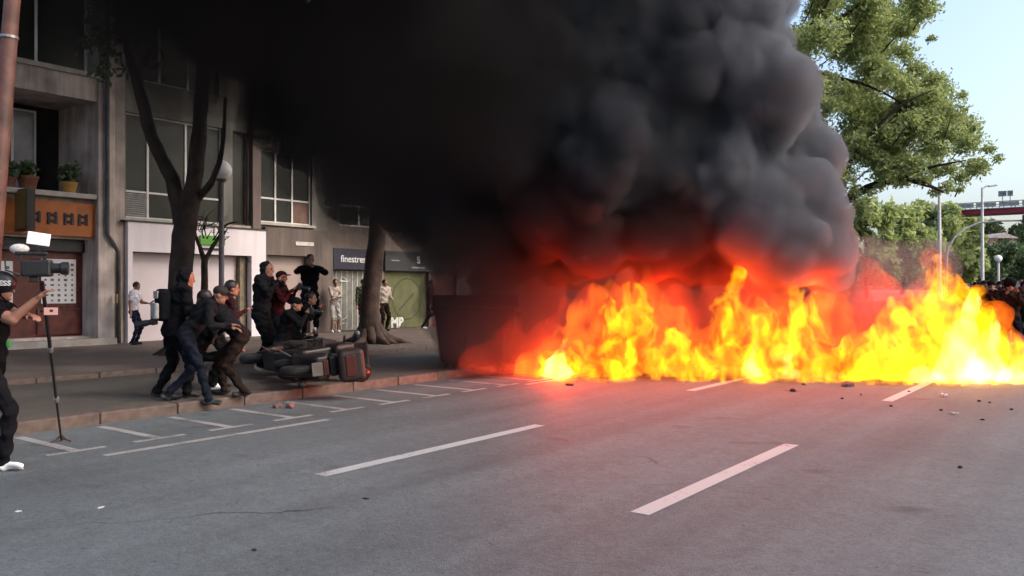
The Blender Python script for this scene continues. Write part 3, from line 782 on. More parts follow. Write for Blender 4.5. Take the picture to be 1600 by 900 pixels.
        MB().tube([hc + hl*.085 + hup*.03, hc + hl*.078 - hup*.07 + lk*.03, hc - hup*.115 + lk*.05, hc - hl*.078 - hup*.07 + lk*.03, hc - hl*.085 + hup*.03], .008, 6).build('chin_strap', C_BLACK, he)
    o['_hc'] = list(hc)
    return o

def loc_at(x, Z, z): return col(x, Z, z)
def yaw_to(d): return math.atan2(-d[0], d[1])
RIGHT = (math.cos(TH), math.sin(TH)); DEPTH = (-math.sin(TH), math.cos(TH))
def cdir(r, d): return yaw_to((RIGHT[0]*r + DEPTH[0]*d, RIGHT[1]*r + DEPTH[1]*d))      # r: to the right seen from the road, d: away from it

def backpack(label, loc, rz, m1, m2=None):
    o = tag(empty('backpack', loc, rz), label, 'backpack')
    MB().cbox((0, -.08, .22), (.30, .17, .44)).build('pack_body', m1, o, smooth=True, bevel=.07, seg=4)
    MB().cbox((0, -.18, .14), (.24, .07, .22)).build('front_pocket', m2 or m1, o, smooth=True, bevel=.03, seg=3)
    MB().cbox((0, -.165, .36), (.2, .03, .1)).build('flap', m2 or m1, o, bevel=.012)
    for s in (-1, 1):
        MB().tube([(s*.1, .0, .42), (s*.11, .14, .40), (s*.12, .24, .26), (s*.12, .16, .08), (s*.11, .0, .06)], .017, 6).build('strap', C_BLACK, o)
    return o
M_CAM = mat('camera_black', (.012,.012,.013), .4, .2, 30); M_LENS = mat('lens_glass', (.01,.012,.02), .05, spec=1.0)
def photo_camera(label, loc, rot, lens=.14, group=None):
    o = tag(empty('camera', loc), label, 'camera', group); o.rotation_euler = rot
    MB().cbox((0, 0, 0), (.14, .065, .095)).build('camera_body', M_CAM, o, bevel=.012)
    MB().cbox((0, .0, .06), (.06, .06, .035)).build('viewfinder', M_CAM, o, bevel=.01)
    MB().lathe((0, 0, 0), [(.036, .03), (.036, .08), (.043, .09), (.043, .03 + lens), (.036, .03 + lens)], 18, 'y').build('lens', M_CAM, o, smooth=False)
    MB().lathe((0, 0, 0), [(.034, .03 + lens), (.03, .036 + lens)], 18, 'y').build('front_glass', M_LENS, o)
    MB().cbox((.06, .03, -.005), (.03, .03, .085)).build('grip', M_CAM, o, bevel=.01)
    return o

# --- helmeted reporter at the kerb with a camera on a monopod
Zp = 7.5
pl = loc_at(-15, Zp, 0); py_ = cdir(1, .25)
def loc_of(p, base, yaw): return Matrix.Rotation(-yaw, 3, 'Z') @ (Vector(p) - Vector(base))
hand1 = loc_of(at(56,468,7.3), pl, py_); hand2 = loc_of(at(58,497,7.3), pl, py_)
foot = loc_of(at(6,714,7.35), pl, py_)
P1 = person('helmeted reporter in black holding up a camera on a monopod beside the kerb', pl, py_, C_BLACK, C_BLACK, C_SHOEW, lh=hand2, rh=hand1, rhint=(.3,-.2,-1), lhint=(-.3,-.2,-1),
            lf=(-.13,-.30,.08), rf=(foot.x, foot.y, .085), sleeves=False, hair='helmet', hairm=mat('helmet_black', (.012,.012,.014), .35, .1, 6), voxel=.0085, bulk=1.08, toe=(.3,1,0), seed=2)
hc = Vector(P1['_hc'])
# lettering wrapped on the helmet
def wrap_text(body, size, rx, ry, zc, ang0, parent, centre):
    c = bpy.data.curves.new('t', 'FONT'); c.body = body; c.size = size; c.align_x = 'CENTER'; c.align_y = 'CENTER'; c.offset = .002; c.resolution_u = 3
    t = bpy.data.objects.new('t', c); COL.objects.link(t); bpy.context.view_layer.update()
    me = bpy.data.meshes.new_from_object(t.evaluated_get(bpy.context.evaluated_depsgraph_get())); bpy.data.objects.remove(t)
    bm = bmesh.new(); bm.from_mesh(me); bmesh.ops.subdivide_edges(bm, edges=[e for e in bm.edges if e.calc_length() > .02], cuts=2)
    for v in bm.verts:
        a = ang0 + v.co.x / rx; v.co = centre + Vector((math.cos(a)*rx, math.sin(a)*ry, zc + v.co.y))
    bm.to_mesh(me); bm.free()
    return link('lettering', me, mat('helmet_letters', (.75,.75,.75), .5, .02), parent)
lens_dir = loc_of((0,0,1.6), pl, py_); a0 = math.atan2(lens_dir.y, lens_dir.x)
he = [c for c in P1.children if c.name.startswith('helmet')][0]
wrap_text('PRESS', .062, .124, .146, .045, a0 - .1, he, hc)
MB().cbox(loc_of(at(14,537,7.38), pl, py_), (.035,.035,.06)).build('green_pouch', mat('green_badge', (.03,.22,.05), .4), P1, bevel=.008)
# monopod
base = on(96, 690); tp = at(66, 440, 7.35)
mp = tag(empty('monopod', base), 'black monopod with small splayed feet, held upright at the kerb', 'monopod')
tl = tp - base
MB().tube([(0,0,.02), tl*.30], .011, 8).build('lower_leg', M_CAM, mp); MB().tube([tl*.30, tl*.62], .014, 8).build('mid_leg', M_CAM, mp); MB().tube([tl*.62, tl], .017, 8).build('upper_leg', M_CAM, mp)
for t in (.30, .62): MB().tube([tl*(t-.012), tl*(t+.012)], .026, 8).build('clamp', mat('clamp_metal', (.35,.33,.3), .35, .1, 8, metal=.8), mp)
for k in range(3):
    a = k*2.09 + .5; MB().tube([(0,0,.07), (.05*math.cos(a), .05*math.sin(a), .03), (.11*math.cos(a), .11*math.sin(a), .008)], [.014, .01, .008], 6).build('foot', mat('foot_red', (.07,.025,.02), .6), mp)
# video camera on top
vc = tag(empty('video_camera', tp - Vector((.8,.6,0))*.07), 'black video camera rig with a white diffuser raised on the monopod', 'camera'); vc.rotation_euler = (0, 0, cdir(1, .35))
MB().cbox((0,.02,.12), (.13,.24,.15)).build('camera_body', M_CAM, vc, bevel=.02)
MB().lathe((0,.0,.12), [(.045,.13),(.045,.2),(.058,.22),(.058,.27)], 16, 'y').build('lens', M_CAM, vc)
MB().cbox((0,-.02,.25), (.05,.26,.035)).build('top_handle', M_CAM, vc, bevel=.012)
for y in (-.12, .08): MB().cbox((0,y,.215), (.03,.03,.06)).build('handle_post', M_CAM, vc)
MB().cbox((-.02,.03,.38), (.03,.18,.11), Matrix.Rotation(R(-8), 3, 'X')).build('diffuser', mat('diffuser_white', (.8,.8,.82), .5, .03), vc, bevel=.006)
MB().cbox((-.02,.03,.30), (.02,.02,.10)).build('diffuser_arm', M_CAM, vc)
MB().ell((-.02,-.12,.29), (.045,.08,.045), 12, 8).build('microphone', mat('mic_foam', (.45,.43,.42), .9, .2, 60), vc, smooth=True)
MB().tube([(.05,-.1,.06), (.1,-.2,.1), (.03,-.22,.2)], .008, 6).build('cable', M_CAM, vc)
MB().cbox((0,0,.02), (.07,.07,.045)).build('mount', M_CAM, vc, bevel=.008)
# phone clamped to the monopod
ph = at(81, 486, 7.35); po = tag(empty('phone', ph, cdir(0, 1)), 'phone with a lit screen clamped sideways on the monopod', 'phone')
MB().cbox((0,0,0), (.14,.01,.078)).build('case', M_CAM, po, bevel=.004)
MB().cbox((-.004,-.0065,0), (.124,.002,.066)).build('screen', emit('phone_screen', (1.0,.52,.45), .32), po)
MB().cbox((.0,-.008,.004), (.03,.002,.022)).build('screen_image', mat('screen_dark', (.05,.02,.02), .4), po)
MB().tube([(-.07,.0,0), (-.10,.0,0)], .012, 6).build('clamp', M_CAM, po)

# --- press group crouching at the kerb
def face_fire(): return cdir(.75, .65)
g1 = loc_at(270, 11.3, STRIP_Z)
person('tall photographer in black with a backpack at the left of the crouching press group', g1, cdir(.8,.6), C_BLACK, C_BLACK, chest=(.0,.10,1.40), look=(.0,1,-.1), lh=(-.16,.38,1.25), rh=(.15,.36,1.2), lf=(-.18,-.16,.08), rf=(.14,.14,.08), hood=True, bulk=1.25, seed=3)
bp_ = backpack('black backpack with a pale grey top on the tall photographer', (0,0,0), cdir(.8,.6), C_BLACK, C_PALE); bp_.location = g1 + Matrix.Rotation(cdir(.8,.6), 3, 'Z') @ Vector((0,-.05,1.04))
photo_camera('camera with a long lens hanging behind the tall photographer', at(241,502,11.2), (R(-12),0,cdir(-1,-.2)), .2)
g2 = loc_at(308, 11.05, STRIP_Z)
person('bending person in jeans and grey cap stepping off the kerb', g2, cdir(.85,.3), C_CHAR, C_JEANS, pelvis=(0,-.12,.88), chest=(0,.12,1.22), look=(.1,1,-.3), lh=(-.15,.42,.95), rh=(.2,.40,1.0),
       lf=(-.05,-.36,.09), rf=(.16,.16,-.03), hair='cap', hairm=C_GREY, seed=4, bulk=1.08)
g3 = loc_at(338, 12.6, STRIP_Z)
person('dark-haired person hunched behind the two bending reporters', g3, face_fire(), C_MAROON, C_BLACK, pelvis=(0,-.05,.86), chest=(0,.12,1.27), look=(.2,1,0), lh=(-.15,.35,1.1), rh=(.18,.38,1.15), seed=5)
g4 = loc_at(370, 11.5, STRIP_Z)
person('ducking person in a dark jacket shielding the face with one hand, back to the fire', g4, cdir(-1,-.25), C_CHAR, C_BROWN, pelvis=(0,-.05,.84), chest=(0,.24,1.17), look=(.05,1,-.25), lh=(-.10,.42,1.18), rh=(.22,.25,.85),
       lf=(-.16,-.12,.08), rf=(.14,.18,.08), lhint=(-.6,.2,-1), seed=6, bulk=1.1)
g5 = loc_at(322, 12.2, STRIP_Z)
person('crouched person with white socks low in the middle of the press group', g5, cdir(.9,.3), C_BLACK, C_BLACK, C_SHOEW, pelvis=(0,-.2,.5), chest=(0,.06,.86), look=(0,1,-.1), lh=(-.14,.4,.6), rh=(.15,.42,.62), lf=(-.14,.02,.08), rf=(.14,.1,.08), seed=7, hair='cap', hairm=C_BLACK)
# --- photographers by the bench
h1 = loc_at(408, 14.6, WALK_Z)
person('hooded photographer in a long dark coat at the left end of the bench', h1, cdir(.9,-.1), C_CHAR, C_BLACK, hood=True, bulk=1.3, lh=(-.12,.33,1.45), rh=(.12,.33,1.45), seed=8, chest=(0,.05,1.42), scale=1.06)
h2 = loc_at(433, 14.9, WALK_Z)
person('photographer in a red-brown jacket aiming a camera beside the hooded one', h2, cdir(1,-.1), C_RED, C_BLACK, lh=(-.05,.34,1.38), rh=(.1,.32,1.38), bulk=1.15, seed=9, hair='cap', hairm=C_MAROON)
photo_camera('black camera raised by the photographer in the red-brown jacket', h2 + Matrix.Rotation(cdir(1,-.1), 3, 'Z') @ Vector((.02,.42,1.44)), (R(-10),0,cdir(1,-.1)), .16)
h3 = loc_at(446, 14.2, WALK_Z)
person('kneeling photographer in grey trousers in front of the bench', h3, cdir(1,.1), C_BLACK, C_GREY, C_SHOEW, pelvis=(0,-.1,.48), chest=(0,.06,.93), lh=(-.08,.36,.98), rh=(.1,.36,.98), lf=(-.12,-.46,.1), rf=(.13,.14,.08), seed=10, hair='cap', hairm=C_BLACK)
photo_camera('black camera held by the kneeling photographer', h3 + Matrix.Rotation(cdir(1,.1), 3, 'Z') @ Vector((.02,.44,1.02)), (0,0,cdir(1,.1)), .16)
h4 = loc_at(466, 15.4, WALK_Z)
person('person in black crouching under the photographer on the bench', h4, cdir(1,0), C_BLACK, C_BLACK, pelvis=(0,-.1,.6), chest=(0,.1,1.02), lh=(-.1,.4,1.0), rh=(.12,.4,1.05), lf=(-.14,-.1,.08), rf=(.14,.1,.08), seed=11)
BEN = loc_at(474, 17.4, WALK_Z); BH = .40
h5 = loc_at(484, 17.5, WALK_Z + BH)
person('photographer in black standing on the bench with a phone held to the face', h5, cdir(.35,-.9), C_BLACK, C_BLACK, C_SHOED, lh=(-.06,.30,1.45), rh=(.07,.30,1.47), lhint=(-1,.1,-.5), rhint=(1,.1,-.5), lf=(-.12,.0,.08), rf=(.13,.05,.08), bulk=1.12, seed=12)
bn = tag(empty('bench', BEN, cdir(1, .55)), 'long low stone bench that the photographer in black stands on', 'bench')
MB().cbox((.15,0,BH-.06), (2.3,.62,.12)).build('seat', M_WALK, bn, bevel=.015)
for s in (-.75, 1.05): MB().cbox((s,0,(BH-.12)/2), (.3,.46,BH-.12)).build('leg', M_WALK, bn, bevel=.01)
# --- passers-by along the shops
yw = cdir(1, -.05)
person('boy in a white t-shirt and navy trousers looking at a phone by the white shop', Vector((-20.35,11.2,WALK_Z)), cdir(1,-.1), C_WHITE, C_NAVY, sleeves=False, look=(0,1,-.25), lh=(-.08,.36,1.14), rh=(.2,.02,.84), scale=.92, seed=13)
ph_l = Vector((-20.35,11.2,WALK_Z)) + Matrix.Rotation(cdir(1,-.1), 3, 'Z') @ (Vector((-.07,.47,1.16))*.92)
po2 = tag(empty('phone', ph_l, cdir(1,-.1)), 'dark phone in the hand of the boy in the white t-shirt', 'phone'); po2.rotation_euler = (R(35), 0, cdir(1,-.1))
MB().cbox((0,.03,0), (.075,.15,.012)).build('case', M_CAM, po2, bevel=.005); MB().cbox((0,.03,.007), (.066,.135,.002)).build('screen', M_LENS, po2)
w1_ = loc_at(523, 27.0, WALK_Z)
person('man in a beige shirt and shorts with folded arms under the navy sign', w1_, cdir(.5,-.9), C_BEIGE, C_PALE, C_SHOEW, lh=(.10,.22,1.12), rh=(-.10,.24,1.16), lhint=(-1,.2,-.6), rhint=(1,.2,-.6), shorts=True, seed=14, voxel=.016)
w2_ = loc_at(566, 27.4, WALK_Z)
person('person in dark clothes half hidden by the flared tree', w2_, cdir(.6,-.8), C_OLIVE, C_BLACK, seed=15, lh=(-.2,.2,1.0), voxel=.018)
w3_ = loc_at(599, 27.8, WALK_Z)
person('man in a pale shirt standing before the green mural', w3_, cdir(.7,-.7), C_BEIGE, C_BROWN, lh=(-.16,.26,1.1), seed=16, bulk=1.15, voxel=.016)
w4_ = loc_at(672, 29.0, WALK_Z)
person('person in dark clothes walking beside the dark red door', w4_, cdir(1,-.2), C_MAROON, C_BLACK, C_SHOEW, lf=(-.1,.28,.08), rf=(.1,-.25,.1), seed=17, voxel=.018)

# --- crowd beyond the fire
cr = random.Random(77)
crowd_mats = [(C_BLACK,C_BLACK),(C_MAROON,C_BLACK),(C_CHAR,C_JEANS),(C_BROWN,C_BLACK),(C_PALE,C_JEANS),(C_OLIVE,C_BLACK),(C_WHITE,C_JEANS),(C_RED,C_CHAR)]
tops = {id(C_BLACK):'black',id(C_MAROON):'maroon',id(C_CHAR):'charcoal',id(C_BROWN):'brown',id(C_PALE):'pale grey',id(C_OLIVE):'olive',id(C_WHITE):'white',id(C_RED):'dark red'}
near = [(1577,17.2,C_BROWN,'large person in brown with a helmet, nearest of the crowd right of the flames','helmet',dict(lh=(-.1,.3,1.45), rh=(.12,.3,1.42), bulk=1.25, scale=1.05)),
        (1548,20.0,C_MAROON,'person in maroon with raised arms just above the right slope of the flames','cap',dict(lh=(-.1,.34,1.5), rh=(.14,.34,1.5), bulk=1.15, scale=1.05)),
        (1600,19.0,C_BLACK,'person in black at the right border, beside the large helmeted person','short',dict(scale=1.03))]
for x, Z, tm, lb, hr, kw in near:
    person(lb, loc_at(x, Z, 0), cdir(-.4,-1), tm, C_BLACK, hair=hr, hairm=C_BLACK, seed=int(x), voxel=.016, **kw)
gC = 'crowd standing beyond the flames'
protos = []
for i, (t_, b_) in enumerate(crowd_mats):
    o = person('', (0,0,-50), 0, t_, b_, hair=('cap','short','short','helmet','short','cap','short','short')[i], hairm=(C_BLACK,None,None,C_CHAR,None,C_GREY,None,None)[i], voxel=.024, hands=False,
               lh=(cr.uniform(-.3,-.1),cr.uniform(.05,.3),cr.uniform(.9,1.4)), rh=(cr.uniform(.1,.3),cr.uniform(.05,.3),cr.uniform(.85,1.3)), seed=i+30)
    protos.append((o, t_))
spots = []
for k in range(34):
    spots.append((1497 + 5.2*k % 170 if False else 1499 + (k*37 % 150), 22 + (k*13 % 34) * .62))
used = set()
for k, (x, Z) in enumerate(spots):
    src, t_ = protos[(k*5 + k//8) % len(protos)]
    if id(src) in used: o = copy_tree(src)
    else: o = src; used.add(id(src))
    p = loc_at(x, Z, 0); p.z = rise(p.y); o.location = p; o.rotation_euler = (0, 0, cdir(-.4 + cr.uniform(-.9,.9), -1)); s = cr.uniform(.97, 1.08); o.scale = (s, s, s)
    tag(o, 'distant person with %s top among the crowd beyond the flames' % tops[id(t_)], 'person', '%s-topped people in the far crowd' % tops[id(t_)])
for src, t_ in protos:
    if id(src) not in used:
        for c in list(src.children_recursive): bpy.data.objects.remove(c)
        bpy.data.objects.remove(src)
for o in bpy.data.objects:
    if '_hc' in o: del o['_hc']

# ------------------------------------------------------------------ fire and smoke
def vol_mat(name, density, col, aniso=0.0):
    m = bpy.data.materials.new(name); m.use_nodes = True; n = m.node_tree; n.nodes.clear()
    p = n.nodes.new('ShaderNodeVolumePrincipled')
    p.inputs['Color'].default_value = (*col, 1); p.inputs['Density'].default_value = density
    p.inputs['Anisotropy'].default_value = aniso
    o = n.nodes.new('ShaderNodeOutputMaterial'); n.links.new(p.outputs[0], o.inputs['Volume'])
    m.cycles.homogeneous_volume = True
    return m

ICO = {}
def ico(sub):
    if sub not in ICO:
        b = bmesh.new(); bmesh.ops.create_icosphere(b, subdivisions=sub, radius=1)
        b.verts.ensure_lookup_table()
        ICO[sub] = (np.array([v.co[:] for v in b.verts]), np.array([[v.index for v in f.verts] for f in b.faces])); b.free()
    return ICO[sub]

def puffs(name, seeds, material, voxel, levels=((11, .5), (7, .42)), rs=None, parent=None, squash=1.0, rough=0.0):
    rs = rs or random.Random(3)
    sph = []
    def rec(c, r, lv):
        sph.append((c, r))
        if lv < len(levels):
            n, k = levels[lv]
            for _ in range(n):
                d = Vector((rs.gauss(0, 1), rs.gauss(0, 1), rs.gauss(0, 1))).normalized()
                rec(c + d * r * rs.uniform(.74, .86), r * k * rs.uniform(.65, 1.15), lv + 1)
    for c, r in seeds: rec(Vector(c), r, 0)
    V, Fc, off = [], [], 0
    for c, r in sph:
        vs, fs = ico(3 if r > .8 else 2)
        V.append(vs * r * np.array([1, 1, squash]) + np.array(c)); Fc.append(fs + off); off += len(vs)
    V = np.concatenate(V); Fc = np.concatenate(Fc)
    me = bpy.data.meshes.new(name)
    me.from_pydata(V.tolist(), [], Fc.tolist())
    o = link(name, me, None, parent)
    m = o.modifiers.new('r', 'REMESH'); m.mode = 'VOXEL'; m.voxel_size = voxel
    m = o.modifiers.new('s', 'SMOOTH'); m.iterations = 2; m.factor = .5
    if rough:
        for sc_, dp, st in ((.9, 2, rough * 1.6), (.3, 3, rough * .8)):
            t = bpy.data.textures.new(name, 'CLOUDS'); t.noise_scale = sc_; t.noise_depth = dp
            m = o.modifiers.new('d', 'DISPLACE'); m.texture = t; m.strength = st; m.mid_level = .5
        m = o.modifiers.new('r2', 'REMESH'); m.mode = 'VOXEL'; m.voxel_size = voxel
        m = o.modifiers.new('s2', 'SMOOTH'); m.iterations = 1; m.factor = .5
    bake(o)
    o.data.materials.append(material)
    o.data.polygons.foreach_set('use_smooth', [True] * len(o.data.polygons))
    return o

rs = random.Random(11)
# the billowing grey column on the right and the black mass drifting over the pavement
col_seeds = [(1275,395,60,15.2),(1245,325,78,15.4),(1262,245,60,15.8),(1180,340,90,15.2),(1205,185,78,15.8),(1120,250,105,15.6),
             (1150,90,86,15.6),(1140,-20,98,15.8),(1050,120,125,15.6),(1040,340,95,15.4),(960,230,130,15.2),(930,30,140,15.4),(1050,-90,150,15.6),(1175,-110,70,15.8),
             (930,345,90,15.8),(860,320,80,15.0),(865,180,90,15.0),(870,60,80,15.0),(1130,390,60,15.6),(1200,400,62,15.4),(1040,395,50,15.8)]
for _ in range(26):
    x, y = rs.uniform(880, 1230), rs.uniform(-60, 380); col_seeds.append((x, y, rs.uniform(45, 80), rs.uniform(14.5, 15.3)))
seeds = [(at(x, y, Z), r * Z / F_PX) for x, y, r, Z in col_seeds]
blk_seeds = [(820,330,100,15.8),(800,180,150,15.6),(740,20,170,15.6),(690,290,120,16.2),(640,150,150,16.2),(600,10,150,16),(575,240,95,16.4),(520,110,130,16.2),(450,-30,140,16.0),
             (430,120,60,16.4),(880,400,50,15.9),(800,400,50,16),(740,385,55,16.2),(330,-70,110,15.6),(370,10,100,15.8),(455,170,80,16.2),(545,300,55,16.4),(250,-75,105,15.2),(330,40,60,15.8)]
seeds2 = [(at(x, y, Z), r * Z / F_PX) for x, y, r, Z in blk_seeds]
# unseen plume above the frame, added to shade the left road and pavement
seeds3 = [(Vector(p), r) for p, r in (((-9,12,10),2.6),((-12,11,10.5),2.8),((-15,11,11),3),((-8,8.5,11.5),2.6),((-11.5,7.5,12),2.8),((-8,9,11.5),2.4),((-6,13,11),2.4),((-18,12,12),3),((-14,14,13),3.4))]
smoke = tag(empty('smoke'), 'thick black smoke rolling off the fire and drifting over the pavement', 'smoke', kind='stuff')
dark = [q for q, c in zip(seeds, col_seeds) if c[1] > 290 and c[0] < 1160]
right = [q for q, c in zip(seeds, col_seeds) if c[0] > 1060 and not (c[1] > 290 and c[0] < 1160)]; mid = [q for q, c in zip(seeds, col_seeds) if c[0] <= 1060 and c[1] <= 290]
puffs('smoke_underside', dark, vol_mat('smoke_underside_shade', 3.2, (.09, .06, .06)), .07, levels=((15, .42), (8, .40)), rs=rs, parent=smoke, rough=.16)  # shade on the smoke's underside, put into a darker colour
puffs('smoke_column', right, vol_mat('smoke_grey', 4.0, (.225, .232, .26)), .055, levels=((15, .42), (8, .40)), rs=rs, parent=smoke, rough=.15)  # sky-lit side of the plume, its light put into a paler colour
puffs('smoke_billow', mid, vol_mat('smoke_dark_grey', 3.8, (.078, .083, .097)), .065, levels=((15, .42), (8, .40)), rs=rs, parent=smoke, rough=.16)  # less lit middle of the same column, darkened by colour
shell = puffs('smoke_wisps', [(c + Vector((.05, -.1, .05)), r * 1.05) for c, r in right + mid], vol_mat('smoke_wisps', .07, (.22, .225, .25)), .13, levels=((10, .45),), rs=rs, parent=smoke, rough=.5)
# sooty curtain standing behind the flames
curtain = [(x, rs.uniform(455, 560), rs.uniform(55, 75), rs.uniform(17.2, 18.2)) for x in range(770, 1330, 32)] + [(x, 440, 60, 17.4) for x in range(790, 1300, 60)] + [(x, 405, 56, 16.8) for x in range(860, 1300, 50)] + [(x, 560, 40, 16.2) for x in range(1330, 1600, 30)] + [(x, 505, 40, 16.4) for x in range(1330, 1500, 34)]
puffs('smoke_curtain', [(at(x, y, Z), r * Z / F_PX) for x, y, r, Z in curtain], vol_mat('smoke_curtain', 1.5, (.16, .14, .14)), .11, levels=((9, .42),), rs=rs, parent=smoke, rough=.25)
thin = [(1360,480,60,17.4),(1420,500,60,17.2),(1470,510,50,17),(1400,430,52,17.2),(1450,425,50,17),(1380,560,60,17),(1450,560,60,16.8),(1350,400,40,17)]
puffs('smoke_haze', [(at(x, y, Z), r * Z / F_PX) for x, y, r, Z in thin], vol_mat('smoke_haze', .5, (.40, .30, .30)), .11, levels=((9, .42),), rs=rs, parent=smoke, rough=.25)
low = [(740,520,70,15.2),(800,500,70,15.4),(700,470,60,15.6),(830,450,60,15.6),(760,440,70,15.6)]
puffs('smoke_haze', [(at(x, y, Z), r * Z / F_PX) for x, y, r, Z in low], vol_mat('smoke_low', .85, (.09, .075, .075)), .11, levels=((8, .42),), rs=rs, parent=smoke, rough=.25)
puffs('smoke_bank', seeds2, vol_mat('smoke_black', 1.6, (.05, .047, .05)), .12, levels=((12, .42),), rs=rs, parent=smoke, rough=.25)  # shade under the overhanging mass is put into this black colour
puffs('smoke_overhead_shade', seeds3, vol_mat('smoke_overhead_shade', 1.2, (.06, .055, .055)), .25, levels=((8, .45),), rs=rs, parent=smoke)
veil = [(455,85,150,15.8),(370,-10,230,15.6),(590,280,140,16.2),(250,-70,210,15.6),(650,120,240,15.8),(740,400,110,15.4),(540,330,60,16),(290,60,150,15.4),(270,-20,150,15.2),(340,70,130,15.4),(500,190,90,16),(240,40,110,15.2),(410,150,100,15.8),(325,120,95,15.4),(470,270,70,16.2),(180,10,110,14.8),(260,130,90,15.4),(210,60,90,15.0)]
for i, (k, d) in enumerate(((1.0, .17), (.84, .26), (.68, .38))):
    puffs('smoke_veil', [(at(x, y, Z), r * Z / F_PX * k) for x, y, r, Z in veil], vol_mat('smoke_veil', d, (.05, .045, .045)), .16, levels=((7, .45),), rs=rs, parent=smoke, rough=.3)

fire = empty('fire', (-4.9, 14.7, 0)); tag(fire, 'wall of yellow and orange flames burning across the road under black smoke', 'fire')
def flame_mat(name, col, gain, scale, lo, hi, power, seed, absorb=.0):
    m = bpy.data.materials.new(name); m.use_nodes = True; n = m.node_tree; n.nodes.clear()
    N = n.nodes.new; L = n.links.new
    tc = N('ShaderNodeTexCoord'); mp = N('ShaderNodeMapping')
    mp.inputs['Scale'].default_value = (1, 1, .62); mp.inputs['Location'].default_value = (seed, seed * .7, seed * .3)
    L(tc.outputs['Object'], mp.inputs[0])
    nz = N('ShaderNodeTexNoise'); nz.inputs['Scale'].default_value = scale; nz.inputs['Detail'].default_value = 5
    nz.inputs['Roughness'].default_value = .66; nz.inputs['Distortion'].default_value = .8
    L(mp.outputs[0], nz.inputs['Vector'])
    mr = N('ShaderNodeMapRange'); mr.inputs[1].default_value = lo; mr.inputs[2].default_value = hi
    L(nz.outputs[0], mr.inputs[0])
    pw = N('ShaderNodeMath'); pw.operation = 'POWER'; pw.inputs[1].default_value = power; L(mr.outputs[0], pw.inputs[0])
    gm = N('ShaderNodeMath'); gm.operation = 'MULTIPLY'; gm.inputs[1].default_value = gain; L(pw.outputs[0], gm.inputs[0])
    e = N('ShaderNodeEmission'); e.inputs[0].default_value = (*col, 1); L(gm.outputs[0], e.inputs[1])
    o = N('ShaderNodeOutputMaterial')
    if absorb:
        ab = N('ShaderNodeVolumeAbsorption'); ab.inputs[0].default_value = (0, 0, 0, 1); ab.inputs[1].default_value = absorb
        ad = N('ShaderNodeAddShader'); L(e.outputs[0], ad.inputs[0]); L(ab.outputs[0], ad.inputs[1]); L(ad.outputs[0], o.inputs['Volume'])
    else:
        L(e.outputs[0], o.inputs['Volume'])
    m.cycles.volume_step_rate = .2
    return m

def flames(name, tongues, material, voxel, rough, parent):
    """tongues: (px x, base y, top y, half width px, Z, lean px)"""
    rs = random.Random(5); mb = MB()
    for x, yb, yt, hw, Z, lean in tongues:
        a, b = at(x, yb, Z), at(x + lean, yt, Z)
        a.z = max(a.z, .02)
        w0 = hw * Z / F_PX; n = 7; pts = []; rad = []
        ph = rs.uniform(0, 6)
        for i in range(n):
            t = i / (n - 1)
            p = a.lerp(b, t); p.x += math.sin(ph + t * 4.5) * w0 * .35 * t; p.y += math.cos(ph + t * 4) * w0 * .3 * t
            pts.append(p); rad.append(max(.03, w0 * (1 - t) ** .6 * (.85 + .3 * math.sin(ph * 2 + t * 5))))
        mb.tube(pts, rad, n=14)
    o = mb.build(name, None, parent)
    m = o.modifiers.new('r', 'REMESH'); m.mode = 'VOXEL'; m.voxel_size = voxel
    for ns, st in ((.5, rough), (.16, rough * .5)):
        t = bpy.data.textures.new(name, 'CLOUDS'); t.noise_scale = ns; t.noise_depth = 4; t.noise_type = 'SOFT_NOISE'
        m = o.modifiers.new('d', 'DISPLACE'); m.texture = t; m.strength = st; m.mid_level = .5; m.texture_coords = 'LOCAL'
    m = o.modifiers.new('r2', 'REMESH'); m.mode = 'VOXEL'; m.voxel_size = voxel
    bake(o); o.data.materials.append(material); o.parent = parent
    o.matrix_parent_inverse = parent.matrix_world.inverted()
    o.data.polygons.foreach_set('use_smooth', [True] * len(o.data.polygons))
    return o
bpy.context.view_layer.update()
T_in = [(868,590,525,32,15.0,5),(895,588,545,22,15.0,4),(930,590,455,38,15.2,20),(965,590,428,46,15.3,35),(1000,589,490,40,15.2,5),(1050,589,500,42,15.1,-5),(1085,589,520,36,15.1,0),
        (1150,590,420,40,15.0,-10),(1175,590,445,46,15.0,10),(1215,590,425,48,15.0,15),(1240,590,450,34,15.0,8),(1290,592,460,30,14.8,-12),(1320,592,520,34,14.8,0),
        (1365,592,448,50,14.8,12),(1400,593,450,58,14.7,5),(1440,594,398,62,14.6,22),(1480,594,412,68,14.6,0),(1520,595,448,54,14.5,-8),(1560,596,500,44,14.4,-8),(1590,597,545,34,14.3,0),(1500,596,500,60,14.2,-6),(1420,595,510,60,14.3,0)]
T_in += [(x, 592 + (x-1100)*.01, 556 - (x % 37) * .6, 32, 14.9 - (x-850)*.0008, 6) for x in range(860, 1600, 26)]
T_in = [(a, b + (a * 7 % 11) - 5, c, d, e - (a * 7 % 11) * .03, g) for a, b, c, d, e, g in T_in]
flames('flame', [q for q in T_in if q[0] < 1338], flame_mat('flame_yellow', (1, .29, .003), 7.0, 3.2, .455, .66, 1.4, 3.1, .8), .045, .42, fire)
flames('flame', [q for q in T_in if q[0] >= 1338], flame_mat('flame_yellow', (1, .32, .003), 8.0, 3.1, .42, .66, 1.35, 3.1, .8), .045, .42, fire)
T_mid = [(x, 590, 470 - 40 * math.sin(x * .021) - (x % 50) * .5, 46, 15.5, 8) for x in range(850, 1340, 36)] + [(x, 594, 430 + abs(x - 1460) * .5, 50, 15.1, 0) for x in range(1340, 1590, 34)]
